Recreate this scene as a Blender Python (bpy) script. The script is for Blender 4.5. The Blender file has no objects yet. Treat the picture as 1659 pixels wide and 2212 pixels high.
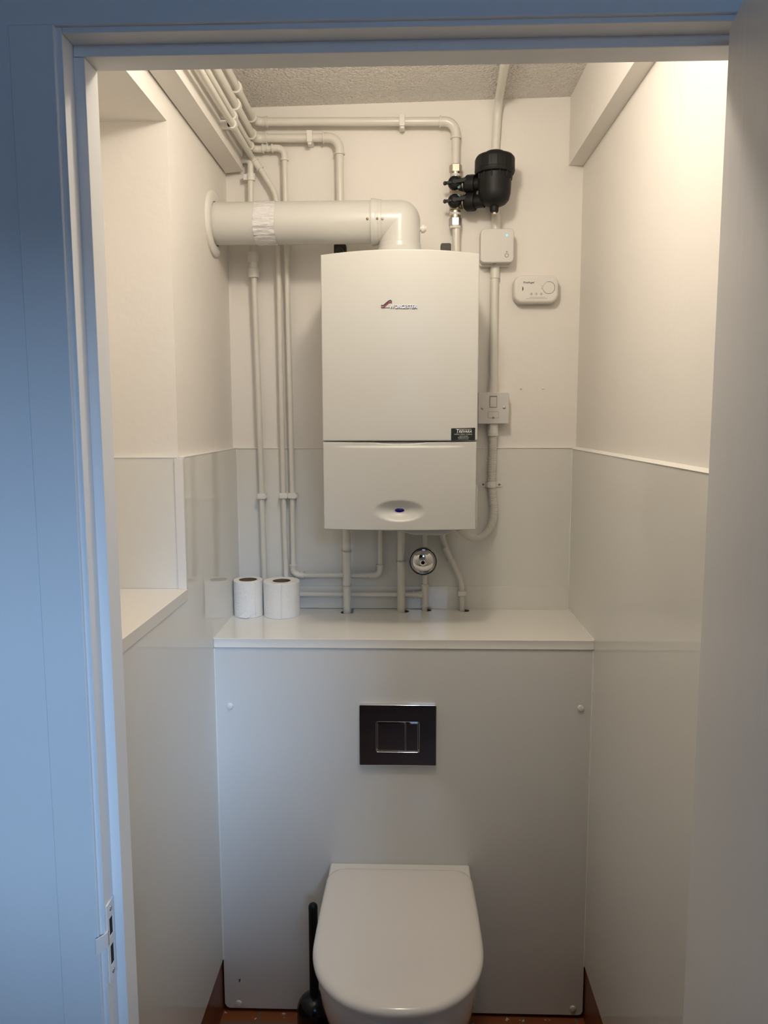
import bpy, bmesh, math, random
from mathutils import Vector, Matrix

random.seed(7)
SC = bpy.context.scene
COL = SC.collection
PI = math.pi
R = math.radians

# ----------------------------------------------------------------------------- materials
def mat(name, color, rough=0.5, metal=0.0, spec=0.5, noise=None, bump=None, coat=0.0, emit=None):
    """noise=(scale, amount) mottles the colour; bump=(scale, strength, distance, detail) gives relief."""
    m = bpy.data.materials.new(name)
    m.use_nodes = True
    nt = m.node_tree
    b = nt.nodes['Principled BSDF']
    b.inputs['Base Color'].default_value = (*color, 1)
    b.inputs['Roughness'].default_value = rough
    b.inputs['Metallic'].default_value = metal
    b.inputs['Specular IOR Level'].default_value = spec
    b.inputs['Coat Weight'].default_value = coat
    b.inputs['Coat Roughness'].default_value = 0.05
    if emit:
        b.inputs['Emission Color'].default_value = (*emit[0], 1)
        b.inputs['Emission Strength'].default_value = emit[1]
    tc = nt.nodes.new('ShaderNodeTexCoord')
    if noise:
        n = nt.nodes.new('ShaderNodeTexNoise')
        n.inputs['Scale'].default_value = noise[0]
        n.inputs['Detail'].default_value = 4
        nt.links.new(tc.outputs['Object'], n.inputs['Vector'])
        mix = nt.nodes.new('ShaderNodeMix'); mix.data_type = 'RGBA'
        a = noise[1]
        mix.inputs[6].default_value = (*[max(0, c * (1 - a)) for c in color], 1)
        mix.inputs[7].default_value = (*[min(1, c * (1 + a)) for c in color], 1)
        nt.links.new(n.outputs['Fac'], mix.inputs[0])
        nt.links.new(mix.outputs[2], b.inputs['Base Color'])
    if bump:
        n = nt.nodes.new('ShaderNodeTexNoise')
        n.inputs['Scale'].default_value = bump[0]
        n.inputs['Detail'].default_value = bump[3] if len(bump) > 3 else 3
        v = tc.outputs['Object']
        if len(bump) > 4:
            mp = nt.nodes.new('ShaderNodeMapping')
            mp.inputs['Scale'].default_value = bump[4]
            nt.links.new(v, mp.inputs['Vector']); v = mp.outputs['Vector']
        nt.links.new(v, n.inputs['Vector'])
        bp = nt.nodes.new('ShaderNodeBump')
        bp.inputs['Strength'].default_value = bump[1]
        bp.inputs['Distance'].default_value = bump[2]
        nt.links.new(n.outputs['Fac'], bp.inputs['Height'])
        nt.links.new(bp.outputs['Normal'], b.inputs['Normal'])
    return m

WARM = (0.80, 0.765, 0.70)
M = {}
M['plaster'] = mat('painted_plaster', (0.83, 0.79, 0.735), 0.55, noise=(3.0, 0.03), bump=(26, 0.35, 0.004, 5))
M['ceiling'] = mat('stippled_ceiling', (0.87, 0.83, 0.775), 0.4, bump=(120, 1.0, 0.016, 2))
M['panel'] = mat('gloss_wall_panel', (0.77, 0.755, 0.70), 0.012, spec=0.6)
M['worktop'] = mat('gloss_worktop', (0.84, 0.825, 0.77), 0.07, spec=0.5)
M['panel_front'] = mat('gloss_front_panel', (0.74, 0.735, 0.71), 0.03, spec=0.5)
M['bead'] = mat('white_sealant', (0.85, 0.83, 0.79), 0.35)
M['pipe'] = mat('gloss_painted_pipe', (0.72, 0.69, 0.62), 0.28, noise=(28, 0.035), bump=(60, 0.25, 0.002))
M['boiler'] = mat('boiler_enamel', (0.615, 0.61, 0.575), 0.32)
M['flue'] = mat('flue_enamel', (0.635, 0.625, 0.59), 0.25)
M['tape'] = mat('wrinkled_tape', (0.74, 0.73, 0.73), 0.22, bump=(38, 1.0, 0.010, 3, (0.6, 1, 2.2)))
M['white_plastic'] = mat('white_plastic', (0.78, 0.75, 0.70), 0.4)
M['grey_plastic'] = mat('pale_grey_plastic', (0.66, 0.635, 0.60), 0.42)
M['conduit'] = mat('conduit_plastic', (0.76, 0.74, 0.67), 0.3)
M['flex'] = mat('flexible_conduit_plastic', (0.74, 0.71, 0.66), 0.4)
M['black_plastic'] = mat('black_plastic', (0.007, 0.007, 0.007), 0.5, spec=0.3)
M['black_gloss'] = mat('black_gloss_plastic', (0.006, 0.006, 0.007), 0.2)
M['teal'] = mat('teal_plastic', (0.01, 0.13, 0.12), 0.4)
M['nickel'] = mat('nickel_plated_brass', (0.50, 0.44, 0.36), 0.3, metal=1.0)
M['steel'] = mat('zinc_steel', (0.45, 0.44, 0.43), 0.33, metal=1.0)
M['dark_steel'] = mat('dark_bracket_steel', (0.035, 0.031, 0.026), 0.5, metal=0.2)
M['brass_dark'] = mat('tarnished_brass', (0.30, 0.24, 0.15), 0.35, metal=1.0)
M['chrome'] = mat('chrome', (0.72, 0.71, 0.71), 0.03, metal=1.0)
M['ceramic'] = mat('white_ceramic', (0.80, 0.785, 0.75), 0.07, coat=0.4)
M['lid'] = mat('white_toilet_lid', (0.80, 0.765, 0.72), 0.13)
M['paper'] = mat('toilet_paper', (0.86, 0.84, 0.80), 0.9, bump=(170, 0.6, 0.003, 2))
M['core'] = mat('cardboard_core', (0.16, 0.11, 0.07), 0.9)
M['frame'] = mat('painted_door_frame', (0.86, 0.85, 0.83), 0.38, bump=(14, 0.5, 0.003, 5, (1, 1, 0.12)))
M['door'] = mat('painted_door', (0.74, 0.73, 0.72), 0.36, bump=(30, 0.35, 0.003, 5, (1, 1, 0.08)))
M['frame_h'] = mat('painted_door_head', (0.86, 0.85, 0.83), 0.38, bump=(14, 0.5, 0.003, 5, (0.12, 1, 1)))
M['hole'] = mat('dark_recess', (0.01, 0.009, 0.008), 0.8)
M['hall_wall'] = mat('hall_wall_paint', (0.62, 0.62, 0.62), 0.7, noise=(2, 0.1))
M['hall_dark'] = mat('hall_timber', (0.085, 0.045, 0.032), 0.5, noise=(5, 0.5))
M['cyan_led'] = mat('cyan_led', (0.05, 0.6, 0.7), 0.4, emit=((0.05, 0.75, 0.95), 2.2))
M['blue_lens'] = mat('blue_lens', (0.012, 0.008, 0.17), 0.12)
M['print'] = mat('dark_print', (0.03, 0.03, 0.03), 0.5)
M['print_grey'] = mat('grey_print', (0.20, 0.19, 0.18), 0.5)
M['print_white'] = mat('white_print', (0.80, 0.80, 0.78), 0.5)
M['sticker'] = mat('sticker_green_black', (0.010, 0.016, 0.014), 0.3)
M['badge_silver'] = mat('badge_silver', (0.72, 0.72, 0.74), 0.3, metal=0.6)
M['badge_black'] = mat('badge_black', (0.015, 0.013, 0.02), 0.35)
M['badge_red'] = mat('badge_red', (0.30, 0.03, 0.035), 0.35)

def wood(name, a, b, rough, axis=1):
    m = bpy.data.materials.new(name); m.use_nodes = True
    nt = m.node_tree; p = nt.nodes['Principled BSDF']; p.inputs['Roughness'].default_value = rough
    tc = nt.nodes.new('ShaderNodeTexCoord'); mp = nt.nodes.new('ShaderNodeMapping')
    sc = [30, 30, 30]; sc[axis] = 2.5
    mp.inputs['Scale'].default_value = sc
    n = nt.nodes.new('ShaderNodeTexNoise'); n.inputs['Scale'].default_value = 1.0; n.inputs['Detail'].default_value = 6
    r = nt.nodes.new('ShaderNodeValToRGB')
    r.color_ramp.elements[0].position = 0.3; r.color_ramp.elements[0].color = (*a, 1)
    r.color_ramp.elements[1].position = 0.7; r.color_ramp.elements[1].color = (*b, 1)
    nt.links.new(tc.outputs['Object'], mp.inputs['Vector']); nt.links.new(mp.outputs['Vector'], n.inputs['Vector'])
    nt.links.new(n.outputs['Fac'], r.inputs['Fac']); nt.links.new(r.outputs['Color'], p.inputs['Base Color'])
    return m
M['skirting'] = wood('varnished_skirting', (0.13, 0.035, 0.012), (0.22, 0.062, 0.022), 0.35)

def tile_floor():
    m = bpy.data.materials.new('quarry_tile_floor'); m.use_nodes = True
    nt = m.node_tree; p = nt.nodes['Principled BSDF']; p.inputs['Roughness'].default_value = 0.4
    tc = nt.nodes.new('ShaderNodeTexCoord')
    br = nt.nodes.new('ShaderNodeTexBrick'); br.offset = 0.0
    br.inputs['Color1'].default_value = (0.24, 0.072, 0.028, 1); br.inputs['Color2'].default_value = (0.27, 0.09, 0.032, 1)
    br.inputs['Mortar'].default_value = (0.17, 0.12, 0.08, 1); br.inputs['Scale'].default_value = 1.0
    br.inputs['Mortar Size'].default_value = 0.004; br.inputs['Brick Width'].default_value = 0.152; br.inputs['Row Height'].default_value = 0.152
    mp = nt.nodes.new('ShaderNodeMapping'); mp.inputs['Location'].default_value = (0.43, 0.09, 0)
    nt.links.new(tc.outputs['Object'], mp.inputs['Vector']); nt.links.new(mp.outputs['Vector'], br.inputs['Vector'])
    n = nt.nodes.new('ShaderNodeTexNoise'); n.inputs['Scale'].default_value = 38; n.inputs['Detail'].default_value = 2
    nt.links.new(tc.outputs['Object'], n.inputs['Vector'])
    rp = nt.nodes.new('ShaderNodeValToRGB')
    rp.color_ramp.elements[0].position = 0.66; rp.color_ramp.elements[0].color = (0, 0, 0, 1)
    rp.color_ramp.elements[1].position = 0.69; rp.color_ramp.elements[1].color = (1, 1, 1, 1)
    nt.links.new(n.outputs['Fac'], rp.inputs['Fac'])
    mx = nt.nodes.new('ShaderNodeMix'); mx.data_type = 'RGBA'; mx.inputs[7].default_value = (0.6, 0.55, 0.45, 1)
    nt.links.new(rp.outputs['Color'], mx.inputs[0]); nt.links.new(br.outputs['Color'], mx.inputs[6])
    nt.links.new(mx.outputs[2], p.inputs['Base Color'])
    return m
M['floor'] = tile_floor()

# ----------------------------------------------------------------------------- mesh helpers
ROOT = {}                                         # object name -> world location of its origin

class MB:
    def __init__(self): self.bm = bmesh.new()

    def box(self, x0, x1, y0, y1, z0, z1, bevel=0.0, seg=2):
        b = bmesh.new()
        bmesh.ops.create_cube(b, size=1.0)
        for v in b.verts:
            v.co = Vector(((x0 + x1) / 2 + v.co.x * (x1 - x0), (y0 + y1) / 2 + v.co.y * (y1 - y0), (z0 + z1) / 2 + v.co.z * (z1 - z0)))
        if bevel:
            bmesh.ops.bevel(b, geom=list(b.edges), offset=bevel, segments=seg, affect='EDGES', profile=0.5)
        return self.add(b)

    def add(self, b, mtx=None):
        if mtx is not None: bmesh.ops.transform(b, matrix=mtx, verts=b.verts)
        me = bpy.data.meshes.new('tmp'); b.to_mesh(me); b.free()
        self.bm.from_mesh(me); bpy.data.meshes.remove(me)
        return self

    def prism(self, poly, d0, d1, axis='Y', bevel=0.0, seg=2, bevel_outline=False):
        """poly: 2-D outline; extruded from d0 to d1 along axis ('Y': poly is x,z; 'X': poly is y,z; 'Z': poly is x,y)."""
        b = bmesh.new()
        def pt(p, d):
            return {'Y': (p[0], d, p[1]), 'X': (d, p[0], p[1]), 'Z': (p[0], p[1], d)}[axis]
        lo = [b.verts.new(pt(p, d0)) for p in poly]; hi = [b.verts.new(pt(p, d1)) for p in poly]
        f0 = b.faces.new(lo); f1 = b.faces.new(hi[::-1])
        n = len(poly)
        for i in range(n):
            b.faces.new((lo[i], hi[i], hi[(i + 1) % n], lo[(i + 1) % n]))
        bmesh.ops.recalc_face_normals(b, faces=b.faces)
        if bevel:
            bmesh.ops.bevel(b, geom=list(f1.edges) + (list(f0.edges) if bevel_outline else []), offset=bevel, segments=seg, affect='EDGES', profile=0.5)
        return self.add(b)

    def tube(self, path, r, seg=20, caps=True, radii=None):
        b = bmesh.new()
        P = [Vector(p) for p in path]
        n = len(P)
        T = []
        for i in range(n):
            a = P[min(i + 1, n - 1)] - P[max(i - 1, 0)]
            T.append(a.normalized())
        up = Vector((0, 0, 1)) if abs(T[0].z) < 0.9 else Vector((0, 1, 0))
        nrm = (up - T[0] * up.dot(T[0])).normalized()
        rings = []
        for i in range(n):
            nrm = (nrm - T[i] * nrm.dot(T[i])).normalized()
            bi = T[i].cross(nrm)
            rr = radii[i] if radii else r
            rings.append([b.verts.new(P[i] + (nrm * math.cos(2 * PI * k / seg) + bi * math.sin(2 * PI * k / seg)) * rr) for k in range(seg)])
        for i in range(n - 1):
            for k in range(seg):
                b.faces.new((rings[i][k], rings[i][(k + 1) % seg], rings[i + 1][(k + 1) % seg], rings[i + 1][k]))
        if caps:
            b.faces.new(rings[0][::-1]); b.faces.new(rings[-1])
        bmesh.ops.recalc_face_normals(b, faces=b.faces)
        return self.add(b)

    def lathe(self, prof, center, axis='Z', seg=40, rfun=None, close=True):
        """prof: (radius, height) pairs along the axis, from center."""
        b = bmesh.new()
        rings = []
        for (r, h) in prof:
            ring = []
            for k in range(seg):
                a = 2 * PI * k / seg
                rr = r * (rfun(a, h) if rfun else 1.0)
                c, s = rr * math.cos(a), rr * math.sin(a)
                p = {'Z': (c, s, h), 'Y': (c, h, s), 'X': (h, c, s)}[axis]
                ring.append(b.verts.new(Vector(center) + Vector(p)))
            rings.append(ring)
        for i in range(len(rings) - 1):
            for k in range(seg):
                b.faces.new((rings[i][k], rings[i][(k + 1) % seg], rings[i + 1][(k + 1) % seg], rings[i + 1][k]))
        if close:
            b.faces.new(rings[0][::-1]); b.faces.new(rings[-1])
        bmesh.ops.recalc_face_normals(b, faces=b.faces)
        return self.add(b)

    def grid(self, nx, nz, fn, back=None):
        """front surface fn(u, v) -> point for u, v in 0..1, closed by straight sides back to y = back."""
        b = bmesh.new()
        V = [[b.verts.new(fn(i / nx, j / nz)) for j in range(nz + 1)] for i in range(nx + 1)]
        for i in range(nx):
            for j in range(nz):
                b.faces.new((V[i][j], V[i + 1][j], V[i + 1][j + 1], V[i][j + 1]))
        if back is not None:
            loop = [V[i][0] for i in range(nx + 1)] + [V[nx][j] for j in range(1, nz + 1)] + [V[i][nz] for i in range(nx - 1, -1, -1)] + [V[0][j] for j in range(nz - 1, 0, -1)]
            B = [b.verts.new((v.co.x, back, v.co.z)) for v in loop]
            m = len(loop)
            for k in range(m):
                b.faces.new((loop[k], B[k], B[(k + 1) % m], loop[(k + 1) % m]))
            b.faces.new(B)
        bmesh.ops.recalc_face_normals(b, faces=b.faces)
        return self.add(b)

    def loft(self, sections, cap=True):
        b = bmesh.new()
        rings = [[b.verts.new(p) for p in s] for s in sections]
        n = len(rings[0])
        for i in range(len(rings) - 1):
            for k in range(n):
                b.faces.new((rings[i][k], rings[i][(k + 1) % n], rings[i + 1][(k + 1) % n], rings[i + 1][k]))
        if cap:
            b.faces.new(rings[0][::-1]); b.faces.new(rings[-1])
        bmesh.ops.recalc_face_normals(b, faces=b.faces)
        return self.add(b)

    def build(self, name, m, parent=None, origin=None, sharp=38):
        me = bpy.data.meshes.new(name)
        self.bm.to_mesh(me); self.bm.free()
        if parent is not None: o_w = ROOT[parent.name]
        elif origin is not None: o_w = Vector(origin)
        else:
            lo = [min(v.co[i] for v in me.vertices) for i in range(3)]; hi = [max(v.co[i] for v in me.vertices) for i in range(3)]
            o_w = Vector(((lo[0] + hi[0]) / 2, (lo[1] + hi[1]) / 2, lo[2]))
        me.transform(Matrix.Translation(-Vector(o_w)))
        me.polygons.foreach_set('use_smooth', [True] * len(me.polygons))
        me.set_sharp_from_angle(angle=R(sharp))
        me.materials.append(M[m])
        o = bpy.data.objects.new(name, me)
        COL.objects.link(o)
        wn = o.modifiers.new('weighted_normals', 'WEIGHTED_NORMAL'); wn.keep_sharp = True; wn.weight = 90
        if parent is not None: o.parent = parent
        else: o.location = o_w
        ROOT[o.name] = Vector(o_w)
        return o


def thing(name, label, cat, loc, group=None):
    o = bpy.data.objects.new(name, None)
    o.empty_display_size = 0.05
    COL.objects.link(o); o.location = loc
    ROOT[o.name] = Vector(loc)
    return tag(o, label, cat, group)

def tag(o, label, cat, group=None):
    o['label'] = label; o['category'] = cat
    if group: o['group'] = group
    return o

def struct(o, label=None):
    o['kind'] = 'structure'
    if label: o['label'] = label
    return o

def text(parent, name, body, size, at, m, width=None, shear=0.0, extrude=0.0004, bold=0.0, rotz=0.0, tilt=0.0):
    """lettering on a face that looks towards -Y; at = lower-left corner"""
    cu = bpy.data.curves.new('lettering', 'FONT')
    cu.body = body; cu.size = size; cu.shear = shear; cu.extrude = extrude; cu.offset = bold; cu.resolution_u = 3
    tmp = bpy.data.objects.new('lettering', cu); COL.objects.link(tmp)
    bpy.context.view_layer.update()
    me = bpy.data.meshes.new_from_object(tmp.evaluated_get(bpy.context.evaluated_depsgraph_get()))
    bpy.data.objects.remove(tmp); bpy.data.curves.remove(cu)
    xs = [v.co.x for v in me.vertices]
    s = width / (max(xs) - min(xs)) if width else 1.0
    me.transform(Matrix.Translation((-min(xs), 0, 0)))
    me.transform(Matrix.Diagonal((s, 1, 1, 1)))
    me.transform(Matrix.Rotation(tilt, 4, 'Z'))
    me.transform(Matrix.Rotation(PI / 2, 4, 'X'))
    me.transform(Matrix.Translation(Vector(at) - ROOT[parent.name]))
    me.materials.clear(); me.materials.append(M[m])
    o = bpy.data.objects.new(name, me); COL.objects.link(o); o.parent = parent
    ROOT[o.name] = ROOT[parent.name]
    return o

def rrect(cx, cz, w, h, r, n=6):
    pts = []
    for (sx, sz, a0) in ((1, 1, 0), (-1, 1, 90), (-1, -1, 180), (1, -1, 270)):
        for k in range(n + 1):
            a = R(a0 + 90 * k / n)
            pts.append((cx + sx * (w / 2 - r) + r * math.cos(a), cz + sz * (h / 2 - r) + r * math.sin(a)))
    return pts

def fillet(path, rad):
    """polyline with rounded corners; also returns, per corner, the points of its bend"""
    P = [Vector(p) for p in path]
    out, bends = [P[0]], {}
    for i in range(1, len(P) - 1):
        a = (P[i - 1] - P[i]).normalized(); c = (P[i + 1] - P[i]).normalized()
        r = rad[i - 1] if isinstance(rad, (list, tuple)) else rad
        ang = a.angle(c)
        if r <= 0 or abs(PI - ang) < 0.01:
            out.append(P[i]); continue
        t = r / math.tan(ang / 2)
        t = min(t, 0.49 * (P[i - 1] - P[i]).length, 0.49 * (P[i + 1] - P[i]).length)
        r = t * math.tan(ang / 2)
        ctr = P[i] + (a + c).normalized() * (r / math.sin(ang / 2))
        s = P[i] + a * t; e = P[i] + c * t
        va, vb = (s - ctr), (e - ctr)
        tot = va.angle(vb); ax = va.cross(vb).normalized()
        k = max(4, int(tot / R(9)))
        pts = [ctr + Matrix.Rotation(tot * j / k, 3, ax) @ va for j in range(k + 1)]
        bends[i] = (pts, a, c)
        out += pts
    out.append(P[-1])
    return out, bends

def collar(mb, p, d, r, L=0.004, seg=20):
    p = Vector(p); d = Vector(d).normalized()
    mb.tube([p - d * L / 2, p + d * L / 2], r, seg=seg)

def elbow(pipe, bend, r, m='pipe', ext=0.012):
    pts, a, c = bend
    pts = [pts[0] + a * ext] + pts + [pts[-1] + c * ext]
    mb = MB(); mb.tube(pts, r + 0.0018)
    collar(mb, pts[0], a, r + 0.0042); collar(mb, pts[-1], c, r + 0.0042)
    return mb.build('elbow_joint', m, pipe)

def coupling(pipe, p, d, r, L=0.03, m='pipe', name='coupling'):
    p = Vector(p); d = Vector(d).normalized()
    mb = MB(); mb.tube([p - d * L / 2, p + d * L / 2], r + 0.0016)
    collar(mb, p - d * L / 2, d, r + 0.0036); collar(mb, p + d * L / 2, d, r + 0.0036)
    return mb.build(name, m, pipe)

def wall_clip(pipe, p, r, axis, wall_y=0.0, w=0.017, m='white_plastic'):
    """hinged plastic clip holding a pipe to the back wall; axis 'Z' for an upright pipe, 'X' for a level one"""
    x, y, z = p
    h = r + 0.0045
    mb = MB()
    if axis == 'Z':
        mb.box(x - h, x + h, y - h, wall_y - 0.0004, z - w / 2, z + w / 2, 0.0022)
        mb.box(x + h - 0.001, x + h + 0.003, y - h * 0.8, y - 0.001, z - w * 0.35, z + w * 0.3, 0.0008)
    else:
        mb.box(x - w / 2, x + w / 2, y - h, wall_y - 0.0004, z - h, z + h, 0.0022)
        mb.box(x - w * 0.3, x + w * 0.35, y - h * 0.75, y + 0.002, z - h - 0.006, z - h + 0.001, 0.001)
    return mb.build('pipe_clip', m, pipe)

def pipe(label, path, r, rad=0.03, elbows=(), group=None, m='pipe', name='heating_pipe', cat='pipe', erad=0.0):
    pts, bends = fillet(path, rad)
    mb = MB(); mb.tube(pts, r)
    o = mb.build(name, m)
    tag(o, label, cat, group)
    for i in elbows: elbow(o, bends[i], r, m)
    return o

# ----------------------------------------------------------------------------- room shell
XL, XR, XLP, XRP = -0.547, 0.514, -0.5335, 0.5018
YB = -1.42                       # room side of the doorway wall
ZS, ZP = 1.118, 1.6226           # worktop and top of the gloss panels
def zc(x): return 2.6375 + 0.017 * x

struct(MB().box(XL - 0.12, XR + 0.12, 0.0, 0.12, 0, 2.75).build('wall_back', 'plaster'))
# left wall with its deep recess: pieces around the opening, one mesh
lw = MB()
lw.box(XL - 0.30, XL, -0.579, 0.0, 0, 2.72)
lw.box(XL - 0.30, XL, YB, -0.579, 0, 1.28)
lw.box(XL - 0.30, XL, YB, -0.579, 2.3835, 2.72)
lw.box(XL - 0.30, XL, YB, -1.30, 1.28, 2.3835)
lw.box(XL - 0.42, XL - 0.30, YB, 0.0, 0, 2.72)
struct(lw.build('wall_left', 'plaster'))
struct(MB().box(XR, XR + 0.12, YB, 0.0, 0, 2.72).build('wall_right', 'plaster'))
cl = MB(); cl.prism([(XL - 0.3, zc(XL - 0.3)), (XR + 0.12, zc(XR + 0.12)), (XR + 0.12, 2.74), (XL - 0.3, 2.74)], YB - 0.06, 0.02)
struct(cl.build('ceiling', 'ceiling'))
struct(MB().box(-0.9, 0.9, -1.46, 0.0, -0.1, 0.0).build('floor', 'floor', origin=(0, 0, 0)))
struct(MB().box(-1.6, 1.6, -4.2, -1.46, -0.1, 0.0).build('floor_hall', 'hall_dark', origin=(0, 0, 0)))

# boxed-in timber under the ceiling on the left, dropped beam on the right
b = MB(); b.prism([(XL + 0.0035, 2.4385), (-0.4915, 2.4425), (-0.4915, zc(-0.49)), (XL + 0.0035, zc(XL))], YB, -0.018, bevel=0.0015, bevel_outline=True)
struct(b.build('trim_1', 'plaster'), 'boxed timber along the left wall under the ceiling')
b = MB(); b.prism([(0.4715, 2.4535), (XR - 0.0005, 2.452), (XR - 0.0005, zc(XR)), (0.4715, zc(0.47))], YB, -0.0005, bevel=0.002)
struct(b.build('trim_2', 'plaster'), 'dropped beam along the right wall under the ceiling')

# gloss panels
struct(MB().box(XLP, XRP, -0.010, -0.0003, ZS + 0.002, ZP).build('wall_panel_back', 'panel'), 'gloss panel on the back wall')
lp = MB()
lp.box(XL, XLP, -0.579, -0.0003, 0.165, ZP, 0.0006)
lp.box(XL, XLP, YB + 0.001, -0.5791, 0.165, 1.2795)
struct(lp.build('wall_panel_left', 'panel'), 'gloss panel on the left wall')
struct(MB().box(XRP, XR, YB + 0.001, -0.0003, 0.165, ZP, 0.0006).build('wall_panel_right', 'panel'), 'gloss panel on the right wall')
struct(MB().box(XL - 0.30, XL + 0.0006, -0.589, -0.579, 1.308, ZP).build('wall_panel_recess', 'panel'), 'gloss panel lining the recess')
struct(MB().box(XL - 0.0065, XLP + 0.0006, -0.5925, -0.5795, 1.308, ZP - 0.0012, 0.0008).build('trim_3', 'white_plastic'), 'corner strip of the recess panel')
sl = MB(); sl.box(XL - 0.30, XLP + 0.003, -1.30, -0.5895, 1.2815, 1.308, 0.001)
struct(sl.build('trim_4', 'white_plastic'), 'white sill of the recess')
# thin beads of sealant along the panel edges
bd = MB()
bd.box(XLP, XRP, -0.0125, -0.0005, ZP, ZP + 0.003, 0.001)
bd.box(XL, XLP + 0.001, -0.5795, -0.0005, ZP, ZP + 0.0035, 0.001)
bd.box(XL - 0.30, XL, -0.5905, -0.5795, ZP, ZP + 0.0035, 0.001)
bd.prism([(XRP - 0.002, ZP - 0.001), (XR + 0.0005, ZP + 0.005), (XR + 0.0005, ZP - 0.001)], YB + 0.001, -0.0005)
for x in (XLP, XRP):
    bd.tube([(x, -0.0105, ZS), (x, -0.0105, ZP)], 0.0022, 8)
bd.tube([(XRP, -0.3565, ZS + 0.0004), (XRP, -0.008, ZS + 0.0004)], 0.0026, 8)
bd.tube([(XLP, -0.3565, ZS + 0.0004), (XLP, -0.008, ZS + 0.0004)], 0.0018, 8)
bd.tube([(0.07, -0.0105, ZS + 0.0006), (XRP, -0.0105, ZS + 0.0006)], 0.0024, 8)
bd.tube([(XLP + 0.0005, -0.3525, 0.165), (XLP + 0.0005, -0.3525, 1.09)], 0.0030, 8)
bd.tube([(XRP - 0.0005, -0.3525, 0.165), (XRP - 0.0005, -0.3525, 1.09)], 0.0026, 8)
struct(bd.build('trim_5', 'bead'), 'white sealant beads along the panel joints')
# low upstand of panel behind the worktop
struct(MB().box(XLP + 0.001, XRP - 0.001, -0.0135, -0.010, ZS + 0.001, 1.191, 0.001).build('trim_6', 'panel'), 'upstand strip above the worktop')
# skirting
struct(MB().box(XL, -0.5365, YB + 0.001, -0.0005, 0.0, 0.1648, 0.002).build('baseboard_left', 'skirting'))
struct(MB().box(0.5048, XR, YB + 0.001, -0.0005, 0.0, 0.1648, 0.002).build('baseboard_right', 'skirting'))

# ----------------------------------------------------------------------------- doorway
xs_l, xs_r = -0.3782, 0.3815            # faces of the stops
xl_l, xl_r = -0.3912, 0.394            # faces of the lining
zs, zl = 2.133, 2.1455
Y1, Y2, Y3, Y4 = YB, -1.459, -1.488, -1.4935
struct(MB().box(-1.6, xl_l - 0.022, Y3 - 0.0025, YB - 0.0004, 0, 2.75).box(xl_r + 0.022, 1.6, Y3 - 0.0025, YB - 0.0004, 0, 2.75)
       .box(xl_l - 0.022, xl_r + 0.022, Y3 - 0.0025, YB - 0.0004, zl + 0.022, 2.75).build('wall_front', 'frame'))
fr = MB()
fr.box(xl_l - 0.022, xl_l, Y3, Y1, 0, zl + 0.022, 0.0015)
fr.box(xl_r, xl_r + 0.022, Y3, Y1, 0, zl + 0.022, 0.0015)
frame_o = struct(fr.build('door_1_frame', 'frame'), 'white painted door lining')
hd = MB(); hd.box(xl_l, xl_r, Y3, Y1, zl, zl + 0.022, 0.0015); hd.build('head_lining', 'frame_h', frame_o)
st = MB()
st.box(xl_l - 0.001, xs_l, Y2, Y1, 0, zs, 0.0016)
st.build('door_stop', 'frame', frame_o)
st = MB(); st.box(xs_r, xl_r + 0.001, Y2, Y1, 0, zs, 0.0016); st.build('door_stop', 'frame', frame_o)
st = MB(); st.box(xl_l, xl_r, Y2, Y1, zs, zl + 0.001, 0.0016); st.build('head_stop', 'frame_h', frame_o)
ar = MB()
def arch(poly_rev):
    return poly_rev
for (x0, x1) in ((-0.450, -0.3982), (0.401, 0.4528)):
    s = 1 if x0 < 0 else -1
    inn, out = (x1, x0) if x0 < 0 else (x0, x1)
    ar.prism([(inn, Y3 + 0.0005), (inn, Y4 + 0.0008), (inn - s * 0.001, Y4), (out + s * 0.001, Y4), (out, Y4 + 0.001), (out, Y3 + 0.0005)], 0, 2.152, axis='Z')
struct(ar.build('trim_7', 'frame'), 'architrave posts of the doorway')
ah = MB(); ah.prism([(Y3 + 0.0005, 2.152), (Y4 + 0.0008, 2.152), (Y4, 2.153), (Y4, 2.201), (Y4 + 0.001, 2.202), (Y3 + 0.0005, 2.202)], -0.450, 0.4528, axis='X')
struct(ah.build('trim_8', 'frame_h'), 'architrave over the doorway')

# keep plate let into the left lining
kp = MB()
A = (-0.3912, -1.4830, 1.0336)
kz = A[2]
def plate_with_holes():
    y0, y1 = -1.4845, -1.4615
    z0, z1 = kz - 0.054, kz + 0.054
    x0, x1 = xl_l - 0.0005, xl_l + 0.0018
    mb = MB()
    mb.box(x0, x1, y0, y0 + 0.006, z0, z1, 0.0005)
    mb.box(x0, x1, y1 - 0.005, y1, z0, z1, 0.0005)
    for (a, c) in ((z0, z0 + 0.020), (kz - 0.006, kz + 0.007), (z1 - 0.022, z1)):
        mb.box(x0, x1, y0 + 0.005, y1 - 0.004, a, c, 0.0005)
    # lip that turns out over the edge of the lining
    mb.prism([(xl_l + 0.0018, y0 + 0.002), (xl_l + 0.0018, Y3 + 0.0005), (xl_l - 0.001, Y3 - 0.006), (xl_l - 0.0075, Y3 - 0.0145), (xl_l - 0.0085, Y3 - 0.0135), (xl_l - 0.0015, Y3 - 0.003), (xl_l, y0 + 0.002)], kz - 0.001, kz + 0.020, axis='Z', bevel=0.0006)
    return mb
kpo = plate_with_holes().build('strike_plate', 'frame', frame_o)
MB().box(xl_l - 0.0004, xl_l + 0.0005, -1.4790, -1.4660, kz - 0.038, kz - 0.007).box(xl_l - 0.0004, xl_l + 0.0005, -1.4790, -1.4660, kz + 0.007, kz + 0.036).build('latch_hole', 'hole', kpo)
sc_ = MB()
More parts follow.
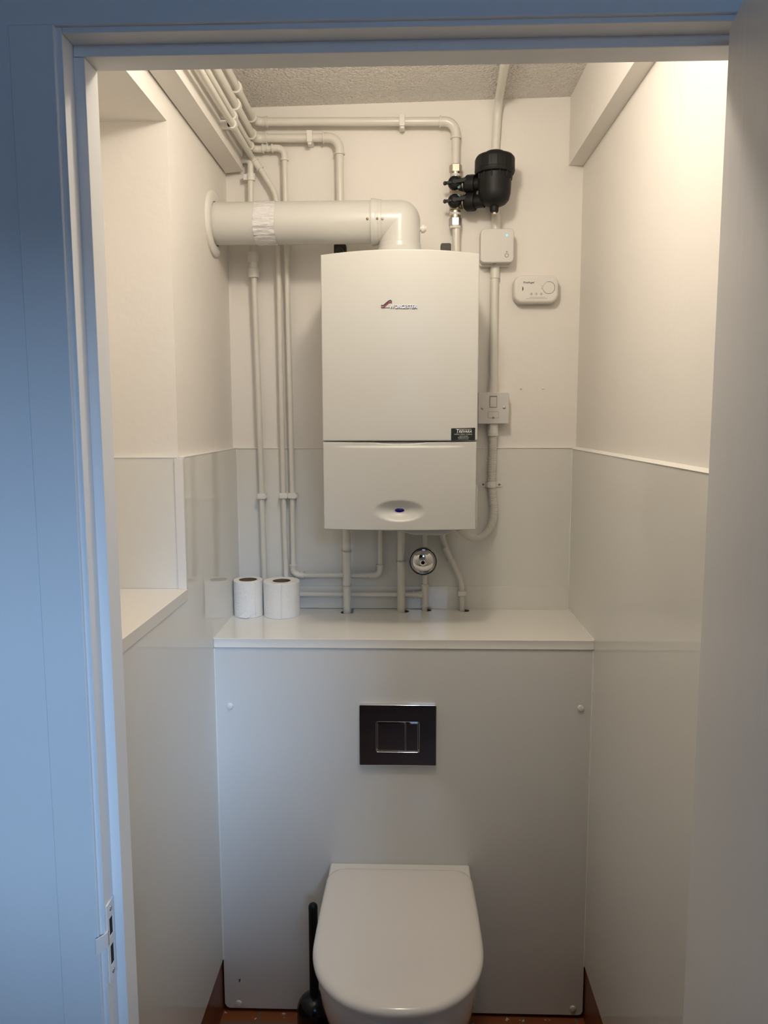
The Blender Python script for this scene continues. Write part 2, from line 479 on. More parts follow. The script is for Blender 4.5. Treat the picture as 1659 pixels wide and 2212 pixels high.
for dz in (-0.044, 0.044):
    sc_.lathe([(0.0001, 0.0026), (0.003, 0.0026), (0.0038, 0.0016), (0.0038, 0.0)], (xl_l, -1.473, kz + dz), axis='X', seg=14)
sc_.build('plate_screw', 'steel', kpo)

# open door leaf, hung on the right, swung out into the hall
dl = MB(); dl.box(-0.756, 0.0, 0.0, 0.040, 0.006, 2.141, 0.002)
door = dl.build('door_1', 'door', origin=(0, 0, 0))
door.location = (0.3926, -1.4905, 0)
door.rotation_euler = (0, 0, R(81))
struct(door, 'white door leaf standing open on the right')
# ----------------------------------------------------------------------------- hall behind the camera
struct(MB().box(-1.6, -1.5, -4.2, Y3, 0, 2.75).build('wall_hall_left', 'hall_wall'))
struct(MB().box(1.5, 1.6, -4.2, Y3, 0, 2.75).build('wall_hall_right', 'hall_wall'))
wr = MB()
wr.box(-1.5, 0.0, -4.2, -4.1, 0, 2.75).box(1.1, 1.5, -4.2, -4.1, 0, 2.75).box(0.0, 1.1, -4.2, -4.1, 0, 1.95).box(0.0, 1.1, -4.2, -4.1, 2.58, 2.75)
struct(wr.build('wall_hall_rear', 'hall_dark'))
struct(MB().box(-1.6, 1.6, -4.2, YB - 0.06, 2.75, 2.85).build('ceiling_hall', 'hall_wall'))

# ----------------------------------------------------------------------------- worktop over the concealed cistern
wt = MB(); wt.box(XLP + 0.0003, XRP - 0.0003, -0.357, -0.0103, ZS - 0.0255, ZS, 0.0009)
shelf = wt.build('worktop', 'panel')
cut = MB()
holes = [((-0.1900, -0.0742, 1.1180), 0.020), ((-0.0219, -0.0298, 1.1180), 0.0185), ((0.0509, -0.0163, 1.1180), 0.0155), ((0.1684, -0.0199, 1.1180), 0.0165)]
for k, (c, r) in enumerate(holes):
    y = {0: -0.062, 1: -0.045, 2: -0.0305, 3: -0.0315}[k]
    cut.tube([(c[0] + (0.006 if k else 0), y, ZS - 0.05), (c[0] + (0.006 if k else 0), y, ZS + 0.05)], r, 24)
cut.box(holes[0][0][0] - 0.004, holes[0][0][0] + 0.0185, -0.065, 0.01, ZS - 0.05, ZS + 0.05)
co = cut.build('hole_cutter', 'hole')
md = shelf.modifiers.new('holes', 'BOOLEAN'); md.operation = 'DIFFERENCE'; md.object = co; md.solver = 'EXACT'
md.use_self = True
bpy.context.view_layer.update()
me = bpy.data.meshes.new_from_object(shelf.evaluated_get(bpy.context.evaluated_depsgraph_get()))
shelf.modifiers.clear(); shelf.data = me; me.name = 'worktop'
bpy.data.objects.remove(co)
me.materials.clear(); me.materials.append(M['worktop'])
me.polygons.foreach_set('use_smooth', [False] * len(me.polygons))
me.materials.append(M['core'])
for f in me.polygons:                      # raw cut edges, coloured dark to stand for shade inside the pipe holes
    c = f.center + shelf.location
    if abs(f.normal.z) < 0.5 and c.y > -0.34 and XLP + 0.01 < c.x < XRP - 0.01 and c.y < -0.0112: f.material_index = 1
tag(shelf, 'gloss white worktop with pipe holes above the toilet', 'shelf')

# access panel below
ap = thing('access_panel', 'large gloss white front panel behind the toilet with white screw caps', 'panel', (-0.016, -0.35, 0.012))
xa, xb = XLP + 0.001, XRP - 0.001
poly = [(xa, ZS - 0.0265), (xb, ZS - 0.0265), (xb, 0.024), (xb - 0.004, 0.015), (xb - 0.012, 0.012), (xa + 0.014, 0.012), (xa + 0.006, 0.016), (xa, 0.026)]
MB().prism(poly, -0.341, -0.353, bevel=0.001).build('panel_board', 'panel_front', ap)
cap_mesh = None
for q in ((-0.4933, -0.3530, 0.9249), (0.4702, -0.3530, 0.9279), (-0.4913, -0.3530, 0.0291), (0.4722, -0.3530, 0.0338)):
    if cap_mesh is None:
        o = MB().lathe([(0.0085, 0.002), (0.0085, -0.0025), (0.0075, -0.0042), (0.004, -0.005), (0.0001, -0.005)], (ROOT[ap.name].x, -0.353, ROOT[ap.name].z), axis='Y', seg=24).build('screw_cap', 'bead', ap)
        cap_mesh = o.data
    else:
        o = bpy.data.objects.new('screw_cap', cap_mesh); COL.objects.link(o); o.parent = ap
    o.location = (q[0] - ROOT[ap.name].x, 0, q[2] - ROOT[ap.name].z)

q = (-0.4881, -0.3530, 0.1007)
MB().prism([(q[0] - 0.004, q[2] + 0.004), (q[0] - 0.0005, q[2] + 0.001), (q[0] + 0.003, q[2] + 0.0055), (q[0] + 0.0035, q[2] + 0.001), (q[0] + 0.0012, q[2] - 0.007), (q[0] - 0.0012, q[2] - 0.0065), (q[0] - 0.001, q[2] - 0.001)], -0.3528, -0.3532).build('chip_mark', 'print', ap)

# ----------------------------------------------------------------------------- flush plate
f0, f1 = (-0.1349, -0.3650, 0.9361), (0.0775, -0.3650, 0.7625)
fc = ((f0[0] + f1[0]) / 2, (f0[2] + f1[2]) / 2); fw, fh = f1[0] - f0[0], f0[2] - f1[2]
fp = thing('flush_plate', 'chrome dual flush plate on the panel above the toilet', 'flush plate', (fc[0], -0.353, fc[1] - fh / 2))
g0, g1 = (-0.0874, -0.3650, 0.8877), (0.0296, -0.3650, 0.8020)
gx0, gx1, gz1, gz0 = g0[0], g1[0], g0[2], g1[2]
xm = (-0.0074, -0.3650, 0.8455)[0]
pl = MB()
x0, x1, z0, z1 = fc[0] - fw / 2, fc[0] + fw / 2, fc[1] - fh / 2, fc[1] + fh / 2
def ring_plate(mb, outer, inner, y0, y1):
    b = bmesh.new()
    n = len(outer)
    vs = {}
    for key, loop, y in (('of', outer, y1), ('inf', inner, y1), ('ob', outer, y0), ('inb', inner, y0)):
        vs[key] = [b.verts.new((p[0], y, p[1])) for p in loop]
    for k in range(n):
        j = (k + 1) % n
        b.faces.new((vs['of'][k], vs['of'][j], vs['inf'][j], vs['inf'][k]))
        b.faces.new((vs['ob'][k], vs['ob'][j], vs['of'][j], vs['of'][k]))
        b.faces.new((vs['inf'][k], vs['inf'][j], vs['inb'][j], vs['inb'][k]))
    bmesh.ops.recalc_face_normals(b, faces=b.faces)
    ed = [e for e in b.edges if all(abs(v.co.y - y1) < 1e-6 for v in e.verts) and len(e.link_faces) == 2 and abs(e.link_faces[0].normal.dot(e.link_faces[1].normal)) < 0.5]
    bmesh.ops.bevel(b, geom=ed, offset=0.0015, segments=3, affect='EDGES', profile=0.5)
    mb.add(b)
ring_plate(pl, rrect(fc[0], fc[1], fw, fh, 0.004), rrect((gx0 + gx1) / 2, (gz0 + gz1) / 2, gx1 - gx0, gz1 - gz0, 0.004), -0.353, -0.3650)
pl.box(gx0 - 0.004, gx1 + 0.004, -0.3555, -0.353, gz0 - 0.004, gz1 + 0.004)
pl.build('plate', 'chrome', fp)
MB().box(gx0 + 0.0028, xm - 0.0006, -0.3640, -0.356, gz0 + 0.0028, gz1 - 0.0035, 0.0014).build('full_flush_button', 'chrome', fp)
MB().box(xm + 0.0006, gx1 - 0.0028, -0.3640, -0.356, gz0 + 0.0028, gz1 - 0.0035, 0.0014).build('half_flush_button', 'chrome', fp)

# ----------------------------------------------------------------------------- toilet
def dshape(hw, yb, yf, z, cx=-0.0235, n=44, flare=0.0, rc=0.03, straight=0.6):
    """plan of a D-shaped pan: straight back at yb, rounded front at yf"""
    L = yb - yf
    ym = yb - L * straight
    pts = []
    # back-left corner, rounded
    hb = hw - flare
    for k in range(6):
        a = R(90 + 90 * k / 5)
        pts.append((cx - hb + rc + rc * math.cos(a), yb - rc + rc * math.sin(a), z))
    for k in range(1, 6):
        t = k / 6
        pts.append((cx - hb - flare * math.sin(t * PI / 2), yb - rc + (ym - yb + rc) * t, z))
    for k in range(n + 1):
        a = PI + PI * k / n
        e = 2.25
        ca, sa = math.cos(a), math.sin(a)
        pts.append((cx + hw * math.copysign(abs(ca) ** (2 / e), ca), ym + (ym - yf) * math.copysign(abs(sa) ** (2 / e), sa), z))
    for k in range(5, 0, -1):
        t = k / 6
        pts.append((cx + hb + flare * math.sin(t * PI / 2), yb - rc + (ym - yb + rc) * t, z))
    for k in range(6):
        a = R(0 + 90 * k / 5)
        pts.append((cx + hb - rc + rc * math.cos(a), yb - rc + rc * math.sin(a), z))
    return pts
wc = thing('toilet', 'white wall hung toilet with its lid closed', 'toilet', (-0.0235, -0.353, 0.0))
pan = MB()
secs = []
for (hw, yf, z, rc) in ((0.120, -0.56, 0.075, 0.02), (0.135, -0.62, 0.085, 0.02), (0.150, -0.69, 0.13, 0.02), (0.165, -0.765, 0.20, 0.02), (0.178, -0.83, 0.28, 0.015),
                        (0.187, -0.872, 0.35, 0.012), (0.192, -0.888, 0.40, 0.008), (0.193, -0.890, 0.425, 0.006), (0.191, -0.888, 0.432, 0.006)):
    secs.append(dshape(hw, -0.3533, yf, z, rc=rc))
pan.loft(secs)
pan.box(-0.2195, 0.1725, -0.43, -0.3533, 0.34, 0.4685, 0.006, 3)
pan.build('pan', 'ceramic', wc)
st = MB(); st.loft([dshape(h, -0.400, yf, z, flare=0.004, rc=0.035, straight=0.56) for (h, yf, z) in ((0.193, -0.893, 0.4325), (0.1965, -0.898, 0.436), (0.197, -0.8985, 0.447), (0.194, -0.895, 0.449))])
st.build('seat', 'lid', wc)
ld = MB()
prof = ((0.1985, 0.0000, 0.4495), (0.2025, -0.0040, 0.4525), (0.2035, -0.0050, 0.4580), (0.2025, -0.0040, 0.4640), (0.1985, 0.0, 0.4690), (0.1920, 0.0065, 0.4720), (0.180, 0.0185, 0.4742), (0.150, 0.048, 0.4760), (0.10, 0.10, 0.4772), (0.05, 0.15, 0.4778))
ld.loft([dshape(h, -0.385 - max(0, d) * 0.55, -0.903 + d, z, flare=0.004 * h / 0.2, rc=min(0.045, h * 0.5), straight=0.56) for (h, d, z) in prof])
lid_o = ld.build('lid', 'lid', wc)
for x in (-0.115, 0.068): MB().tube([(x - 0.03, -0.392, 0.459), (x + 0.03, -0.392, 0.459)], 0.007, 14).build('hinge', 'lid', wc)

# ----------------------------------------------------------------------------- toilet brush
tb = thing('toilet_brush', 'black toilet brush standing in its holder beside the toilet', 'toilet brush', (-0.262, -0.46, 0.0))
bx, by = -0.2555, -0.47
MB().lathe([(0.0001, 0.0), (0.046, 0.0), (0.0475, 0.003), (0.0475, 0.108), (0.046, 0.110)], (bx, by, 0), seg=36).build('holder', 'black_gloss', tb)
dm = MB(); dm.lathe([(0.0478, 0.108), (0.0482, 0.112), (0.0465, 0.123), (0.0405, 0.137), (0.031, 0.147), (0.018, 0.1525), (0.0001, 0.154)], (bx, by, 0), seg=36)
dm.build('splash_lid', 'black_gloss', tb)
MB().lathe([(0.0135, 0.145), (0.0125, 0.16), (0.0122, 0.40), (0.0125, 0.408), (0.0115, 0.4155), (0.008, 0.4195), (0.0001, 0.4205)], (bx, by, 0), seg=24).build('handle', 'black_plastic', tb)

# ----------------------------------------------------------------------------- toilet rolls
def roll(name, label, cx, cy, r, h, rc, seam, tail=False):
    t = thing(name, label, 'toilet roll', (cx, cy, ZS + 0.0003), 'toilet rolls on the worktop')
    z0 = ZS + 0.0003
    seg = 180
    mb = MB(); b = bmesh.new()
    ks = int(round((seam % (2 * PI)) / (2 * PI) * seg))
    def rr(k): return r + 0.0012 * ((k % seg - ks) % seg) / seg - (0.0016 if k % seg == ks else 0.0)
    rings = []
    prof = [(0.0, 0.0), (0.0015, 1.0), (h - 0.002, 1.0), (h, 0.0)]
    def ring(radf, z): return [b.verts.new((cx + radf(k) * math.cos(2 * PI * k / seg), cy + radf(k) * math.sin(2 * PI * k / seg), z)) for k in range(seg)]
    rings = [ring(lambda k: rc, z0), ring(lambda k: rr(k) - 0.001, z0), ring(rr, z0 + 0.0015)]
    for j in range(1, 8):
        rings.append(ring(lambda k, j=j: rr(k) + 0.0004 * math.sin(3.1 * j + 0.2 * k), z0 + h * j / 8))
    rings += [ring(rr, z0 + h - 0.002), ring(lambda k: rr(k) - 0.0015, z0 + h), ring(lambda k: rc, z0 + h - 0.0008)]
    for i in range(len(rings) - 1):
        for k in range(seg): b.faces.new((rings[i][k], rings[i][(k + 1) % seg], rings[i + 1][(k + 1) % seg], rings[i + 1][k]))
    bmesh.ops.recalc_face_normals(b, faces=b.faces)
    mb.add(b); mb.build('paper', 'paper', t, sharp=30)
    MB().lathe([(rc, 0.0), (rc, h - 0.001), (rc - 0.0012, h - 0.001), (rc - 0.0012, 0.0)], (cx, cy, z0), seg=36, close=False).build('core', 'core', t)
    if tail:
        tl = MB(); b = bmesh.new()
        yf = cy - r - 0.0022
        pts = [(cx - 0.022, yf + 0.0035, z0 + 0.0035), (cx + 0.002, yf - 0.004, z0 + 0.0008), (cx + 0.034, yf + 0.011, z0 + 0.016), (cx - 0.002, yf - 0.0015, z0 + 0.019)]
        vs = [b.verts.new(p) for p in pts] + [b.verts.new((p[0], p[1] + 0.0012, p[2])) for p in pts]
        for f in ((0, 1, 2, 3), (7, 6, 5, 4), (0, 4, 5, 1), (1, 5, 6, 2), (2, 6, 7, 3), (3, 7, 4, 0)): b.faces.new([vs[i] for i in f])
        tl.add(b); tl.build('loose_end', 'paper', t)
    return t
roll('toilet_roll', 'smaller white toilet roll with folded loose end against the left panel', -0.4885, -0.0985, 0.0435, 0.111, 0.0275, -0.9, True)
roll('toilet_roll', 'larger white toilet roll with a straight seam beside the pipes', -0.3865, -0.0950, 0.0545, 0.107, 0.0275, -1.44)

# ----------------------------------------------------------------------------- boiler
BX0, BX1 = (-0.2280, -0.3450, 2.1342)[0], (0.1818, -0.3450, 2.1362)[0]
bcx, bhw = (BX0 + BX1) / 2, (BX1 - BX0) / 2
zb, zt = (-0.0275, -0.3630, 1.4184)[2], (-0.0274, -0.3450, 2.1347)[2]
zsplit = (-0.0274, -0.3600, 1.6545)[2]
boiler = thing('boiler', 'white wall mounted gas boiler with a slightly bowed front', 'boiler', (bcx, -0.03, zb))
def bow(x): return -0.345 - 0.018 * (1 - ((x - bcx) / bhw) ** 2)
def ztop(x): return zt + 0.0095 * (1 - ((x - bcx) / bhw) ** 2)
cs = MB()
top = [(x, ztop(x) - 0.006) for x in [bcx + bhw * 0.985 * (1 - 2 * k / 16) for k in range(17)]]
cs.prism([(bcx - bhw * 0.985, zb + 0.008), (bcx + bhw * 0.985, zb + 0.008)] + top, -0.05, -0.337, bevel=0.001)
cs.build('casing', 'boiler', boiler)
MB().box(-0.15, 0.09, -0.05, -0.0105, 1.50, 2.09, 0.002).build('wall_frame', 'dark_steel', boiler)
dp = MB()
def door_fn(u, v):
    x = BX0 + (BX1 - BX0) * u
    z = zsplit + 0.0013 + (ztop(x) - zsplit - 0.0013) * v
    e = min(u, 1 - u) * (BX1 - BX0); ez = min(v * 0.48, (1 - v) * 0.48)
    rr = 0.003
    d = 0.0
    if e < rr: d += rr - math.sqrt(max(0, rr * rr - (rr - e) ** 2))
    if ez < rr: d += rr - math.sqrt(max(0, rr * rr - (rr - ez) ** 2))
    return Vector((x, bow(x) + min(d, 0.004), z))
us = None
def grid_nonuni(mb, us, vs, fn, back):
    b = bmesh.new()
    V = [[b.verts.new(fn(u, v)) for v in vs] for u in us]
    nx, nz = len(us) - 1, len(vs) - 1
    for i in range(nx):
        for j in range(nz): b.faces.new((V[i][j], V[i + 1][j], V[i + 1][j + 1], V[i][j + 1]))
    loop = [V[i][0] for i in range(nx + 1)] + [V[nx][j] for j in range(1, nz + 1)] + [V[i][nz] for i in range(nx - 1, -1, -1)] + [V[0][j] for j in range(nz - 1, 0, -1)]
    B = [b.verts.new((v.co.x, back, v.co.z)) for v in loop]
    m = len(loop)
    for k in range(m): b.faces.new((loop[k], B[k], B[(k + 1) % m], loop[(k + 1) % m]))
    b.faces.new(B)
    bmesh.ops.recalc_face_normals(b, faces=b.faces)
    mb.add(b)
edge = [0.0, 0.001, 0.0025, 0.005, 0.0075]
us = edge + [0.0075 + (1 - 0.015) * k / 40 for k in range(1, 40)] + [1 - e for e in edge[::-1]]
vs = edge + [0.0075 + (1 - 0.015) * k / 10 for k in range(1, 10)] + [1 - e for e in edge[::-1]]
grid_nonuni(dp, us, vs, door_fn, -0.335)
dp.build('front_cover', 'boiler', boiler)
# lower flap with finger scoop, crease and the dished surround of the indicator
dc = (-0.0238, -0.3580, 1.4703)
crease = (-0.0274, -0.3620, 1.6390)[2]
def flap_fn(u, v):
    x = BX0 + 0.0005 + (BX1 - BX0 - 0.0025) * u
    z = zb + (zsplit - 0.0022 - zb) * v
    y = bow(x)
    q = ((x - dc[0]) / 0.070) ** 2 + ((z - dc[2]) / 0.030) ** 2
    if q < 1: y += 0.0185 * (1 - q) ** 1.6
    # finger scoop under the joint
    s = 1 - ((x - dc[0]) / 0.075) ** 2
    if s > 0:
        dep = s * 0.0058; t = (zsplit - 0.0022 - z)
        if t < dep: y += 0.005 * min(1.0, (dep - t) / 0.0025)
    # bevelled band above the crease
    if z > crease:
        w = max(0, min(1, (min(x - (BX0 + 0.03), (BX1 - 0.03) - x)) / 0.05))
        y += w * 0.0035 * min(1.0, (z - crease) / 0.003)
    e = min(u, 1 - u) * (BX1 - BX0); ez = min(v, 1 - v) * (zsplit - zb)
    rr = 0.002
    if e < rr: y += rr - math.sqrt(max(0, rr * rr - (rr - e) ** 2))
    if ez < rr: y += (rr - math.sqrt(max(0, rr * rr - (rr - ez) ** 2)))
    return Vector((x, y, z))
fpm = MB()
us = [0, 0.0025, 0.005] + [0.005 + 0.99 * k / 120 for k in range(1, 120)] + [0.995, 0.9975, 1]
vs = [0, 0.004, 0.008] + [0.008 + 0.984 * k / 110 for k in range(1, 110)] + [0.992, 0.996, 1]
grid_nonuni(fpm, us, vs, flap_fn, -0.335)
fpm.build('drop_flap', 'boiler', boiler, sharp=60)
lens = MB()
lens.lathe([(0.0001, -0.0025), (0.6, -0.0022), (0.9, -0.0012), (1.0, 0.001)], (0, 0, 0), axis='Y', seg=32)
lens.bm.verts.ensure_lookup_table()
for v in lens.bm.verts:
    v.co = Vector((dc[0] + v.co.x * 0.0135, bow(dc[0]) + 0.0178 + v.co.y, dc[2] + v.co.z * 0.0060))
lens.build('indicator_lens', 'blue_lens', boiler)
rim = MB()
rim.tube([(dc[0] + 0.0142 * math.cos(2 * PI * k / 40), bow(dc[0]) + 0.0172, dc[2] + 0.0065 * math.sin(2 * PI * k / 40)) for k in range(41)], 0.0009, 8)
rim.build('lens_rim', 'boiler', boiler)
# shaped underside tray
tr = MB()
tray = [(BX0 + 0.055, zb + 0.01), (BX0 + 0.06, zb - 0.004), (BX0 + 0.085, zb - 0.007), (BX0 + 0.16, zb - 0.008), (BX0 + 0.21, zb - 0.010), (BX0 + 0.225, zb - 0.016), (BX0 + 0.245, zb - 0.0205), (BX0 + 0.325, zb - 0.0205), (BX0 + 0.342, zb - 0.014), (BX0 + 0.352, zb + 0.01)]
tr.prism(tray[::-1], -0.09, -0.310, bevel=0.003)
tr.build('underside_tray', 'boiler', boiler)
MB().box(BX1 - 0.003, BX1 + 0.0025, -0.335, -0.312, zb + 0.006, zb + 0.12, 0.0008).build('side_strip', 'boiler', boiler)
# hanging hooks seen above the case
for (q, kn) in (((-0.1997, -0.0750, 2.2071), True), ((0.1076, -0.0750, 2.2069), False)):
    hb = MB(); hb.prism(rrect(q[0], q[2] - 0.004, 0.036 if kn else 0.030, 0.030, 0.005), -0.06, -0.085, bevel=0.002)
    if kn:
        hb.lathe([(0.0001, -0.016), (0.010, -0.016), (0.012, -0.010), (0.012, 0.0)], (q[0], -0.085, q[2] - 0.013), axis='Y', seg=18)
    hb.build('hanging_hook', 'dark_steel', boiler)
# badge: two-band swoosh and raised capitals
bw = (-0.0498, -0.3630, 1.9956); bw2 = (0.0216, -0.3630, 1.9951)
px = (bw2[0] - bw[0]) / 60.0
yb_ = bow(bw[0]) - 0.0002
def q2(u, v): return (bw[0] + (u - 841) * px, bw[2] - (v - 666.4) * px)
def ribbon(mb, line, w, y0, y1):
    P = [Vector((*p, 0)) for p in line]
    L, Rr = [], []
    for i, p in enumerate(P):
        d = (P[min(i + 1, len(P) - 1)] - P[max(i - 1, 0)]).normalized(); n = Vector((-d.y, d.x, 0)) * w / 2
        L.append((p + n)[:2]); Rr.append((p - n)[:2])
    b = bmesh.new()
    V = [[b.verts.new((p[0], y, p[1])) for p in side] for side in (L, Rr) for y in (y0, y1)]   # L back, L front, R back, R front
    n = len(L)
    for i in range(n - 1):
        for (p, q) in ((0, 1), (1, 3), (3, 2), (2, 0)):
            b.faces.new((V[p][i], V[p][i + 1], V[q][i + 1], V[q][i]))
    for i in (0, n - 1): b.faces.new((V[0][i], V[1][i], V[3][i], V[2][i]))
    bmesh.ops.recalc_face_normals(b, faces=b.faces)
    mb.add(b)
def smooth_line(pts, k=2):
    for _ in range(k):
        o = [pts[0]]
        for a, c in zip(pts, pts[1:]):
            o += [(a[0] * .75 + c[0] * .25, a[1] * .75 + c[1] * .25), (a[0] * .25 + c[0] * .75, a[1] * .25 + c[1] * .75)]
        pts = o + [pts[-1]]
    return pts
S = 1 / 11.85
blk = smooth_line([q2(790 + a * S, 630 + c * S) for a, c in ((397, 345), (425, 368), (462, 352), (520, 300), (590, 245), (630, 228), (655, 245), (660, 268))])
red = smooth_line([q2(790 + a * S, 630 + c * S) for a, c in ((397, 385), (425, 412), (462, 392), (530, 330), (590, 282), (630, 268), (655, 283), (660, 302))])
mid = smooth_line([q2(790 + a * S, 630 + c * S) for a, c in ((397, 366), (425, 391), (462, 373), (525, 316), (590, 264), (630, 248), (655, 264), (660, 285))])
badge = MB(); ribbon(badge, mid, px * 2.2, yb_, yb_ - 0.0010)
badge_o = badge.build('badge', 'badge_silver', boiler)
m1 = MB(); ribbon(m1, blk, px * 2.3, yb_, yb_ - 0.0020); m1.build('badge_stripe', 'badge_black', badge_o)
m1 = MB(); ribbon(m1, red, px * 2.3, yb_, yb_ - 0.0020); m1.build('badge_stripe', 'badge_red', badge_o)
m1 = MB(); c0, c1 = q2(829, 664.6), q2(842, 665.2); m1.box(c0[0], c1[0], yb_ - 0.0012, yb_, c1[1], c0[1] + 0.0002); m1.build('badge_line', 'badge_black', badge_o)
text(badge_o, 'badge_letter_shade', 'WORCESTER', 0.0128, (bw[0] + 0.0004, yb_ - 0.0004, bw[2] - 0.0010), 'badge_black', width=(bw2[0] - bw[0]) * 1.005, extrude=0.0006, bold=0.0006)
text(badge_o, 'badge_letters', 'WORCESTER', 0.0128, (bw[0], yb_ - 0.0014, bw[2] + 0.0002), 'badge_silver', width=(bw2[0] - bw[0]), extrude=0.0007, bold=0.00035)
# installer's label
s0, s1 = (0.1119, -0.3480, 1.6890), (0.1755, -0.3480, 1.6568)
sx0, sx1, sz1, sz0 = s0[0], s1[0], s0[2], s1[2]
lb = MB()
def lab(x, z, y): return (x, y, z)
def yb2(x): return bow(x) - 0.0004
b = bmesh.new()
N = 8
v0 = [[b.verts.new((sx0 + (sx1 - sx0) * i / N, yb2(sx0 + (sx1 - sx0) * i / N) - k * 0.0003, z + (0.0014 * i / N - 0.0007 if z > (sz0 + sz1) / 2 else 0.0010 * i / N - 0.0007))) for i in range(N + 1)] for k in (0, 1) for z in (sz0, sz1)]
for i in range(N):
    b.faces.new((v0[2][i], v0[2][i + 1], v0[3][i + 1], v0[3][i])); b.faces.new((v0[0][i], v0[1][i], v0[1][i + 1], v0[0][i + 1]))
    b.faces.new((v0[2][i + 1], v0[2][i], v0[0][i], v0[0][i + 1])); b.faces.new((v0[3][i], v0[3][i + 1], v0[1][i + 1], v0[1][i]))
b.faces.new((v0[2][0], v0[3][0], v0[1][0], v0[0][0])); b.faces.new((v0[2][N], v0[0][N], v0[1][N], v0[3][N]))
bmesh.ops.recalc_face_normals(b, faces=b.faces)
lb.add(b)
label_o = lb.build('installer_label', 'sticker', boiler)
label_o['label'] = 'black sticker with white lettering'
W_, H_ = sx1 - sx0, sz1 - sz0
def lt(body, fx, fz, size, w, shear=0.0, bold=0.0):
    x = sx0 + W_ * fx
    o = text(label_o, 'label_lettering', body, size, (x, 0, sz0 + H_ * fz), 'print_white', width=w * W_, shear=shear, extrude=0.0, bold=bold)
    r0 = ROOT[label_o.name]
    for v in o.data.vertices: v.co.y = bow(v.co.x + r0.x) - 0.0011 - r0.y
    return o
lt('T', 0.235, 0.595, 0.0145, 0.085, 0.35, 0.0003)
lt('REVARA', 0.315, 0.620, 0.0098, 0.54, 0.30, 0.0002)
lt('HEATING  ENERGY  PLUMBING', 0.13, 0.455, 0.0034, 0.74)
lt('ooooo oooooo', 0.335, 0.31, 0.0040, 0.36)
lt('info@trevara.co.uk', 0.28, 0.20, 0.0034, 0.46)
lt('www.trevara.co.uk', 0.285, 0.085, 0.0034, 0.44)
ov = MB()
x0_, x1_ = sx0 + W_ * 0.19, sx0 + W_ * 0.84
for k in range(8):
    a, c = x0_ + (x1_ - x0_) * k / 8, x0_ + (x1_ - x0_) * (k + 1) / 8
    zz = sz0 + H_ * 0.905
    ov.prism([(a, zz - 0.0005), (c, zz - 0.0005), (c, zz + 0.0004), (a, zz + 0.0004)], bow((a + c) / 2) - 0.0006, bow((a + c) / 2) - 0.0012)
ov.build('label_overline', 'print_white', label_o)

# ----------------------------------------------------------------------------- flue
fy, fz, fr_ = -0.18, 2.2545, 0.0570
fx = -0.0255
flue = thing('boiler_flue', 'thick white flue pipe running from the boiler top to the left wall', 'flue', (-0.28, fy, fz - fr_))
MB().tube([(XL + 0.002, fy, fz), (-0.096, fy, fz)], fr_, 56).build('duct', 'flue', flue)
ro = MB(); ro.lathe([(0.0595, 0.003), (0.0595, 0.010), (0.075, 0.0115), (0.084, 0.010), (0.088, 0.006), (0.0885, 0.0005)], (XL, fy, fz), axis='X', seg=64, close=False)
ro.lathe([(0.0885, 0.0005), (0.0595, 0.0005), (0.0595, 0.003)], (XL, fy, fz), axis='X', seg=64, close=False)
ro.build('wall_rosette', 'white_plastic', flue)
tp0, tp1 = (-0.4244, -0.2250, 2.2423)[0], (-0.3660, -0.2250, 2.2418)[0]
tpm = MB()
secs = []
for i in range(13):
    x = tp0 + (tp1 - tp0) * i / 12
    sk = []
    for k in range(72):
        a = 2 * PI * k / 72
        w = 0.0008 * math.sin(9 * a + 3.0 * math.sin(i * 0.7)) * (0.4 + 0.6 * math.sin(PI * i / 12)) + random.uniform(0, 0.0004)
        rr = fr_ + 0.0009 + max(0, w)
        sk.append((x + 0.001 * math.sin(3 * a), fy + rr * math.cos(a), fz + rr * math.sin(a)))
    secs.append(sk)
tpm.loft(secs, cap=False); tpm.build('tape_band', 'tape', flue)
cx0 = (-0.1039, -0.2350, 2.2367)[0]; cx1 = (-0.0838, -0.2350, 2.2365)[0]
cm = MB(); cm.lathe([(fr_ - 0.001, cx0), (0.0615, cx0), (0.0622, cx0 + 0.001), (0.0622, cx0 + 0.0095), (0.0612, cx0 + 0.0115), (0.0602, cx1 - 0.001), (0.0590, cx1), (0.0590, cx1 + 0.008), (0.0578, cx1 + 0.009)], (0, fy, fz), axis='X', seg=56, close=False)
cm.build('collar', 'flue', flue)
er = 0.0572
em = MB()
em.tube([(cx0 + 0.003, fy, fz), (fx, fy, fz)], er, 64)
em.tube([(fx, fy, fz), (fx, fy, zt + 0.004)], er, 64)
em.lathe([(max(0.0001, er * math.cos(R(a))), er * math.sin(R(a))) for a in range(-90, 91, 6)], (fx, fy, fz), seg=64)
em.build('flue_elbow', 'flue', flue)
fl = MB(); fl.lathe([(0.0574, 0.0600), (0.0584, 0.0570), (0.0590, 0.0480), (0.0600, 0.0460), (0.0650, 0.0360), (0.0690, 0.0300), (0.0695, 0.0260), (0.0695, 0.0100)], (fx, fy, zt), seg=56, close=False)
fl.build('flue_flange', 'flue', flue)
tpg = MB()
tq = (0.0397, -0.1800, 2.2361)
tpg.lathe([(0.007, fx + er - 0.004), (0.007, fx + er + 0.003), (0.0112, fx + er + 0.003), (0.0115, fx + er + 0.011), (0.010, fx + er + 0.013), (0.0072, fx + er + 0.013), (0.0072, fx + er + 0.0165), (0.0001, fx + er + 0.017)],
          (0, fy, tq[2]), axis='X', seg=36, rfun=lambda a, h: 1.0 + 0.03 * math.sin(12 * a))
tpg.build('test_plug', 'white_plastic', flue)
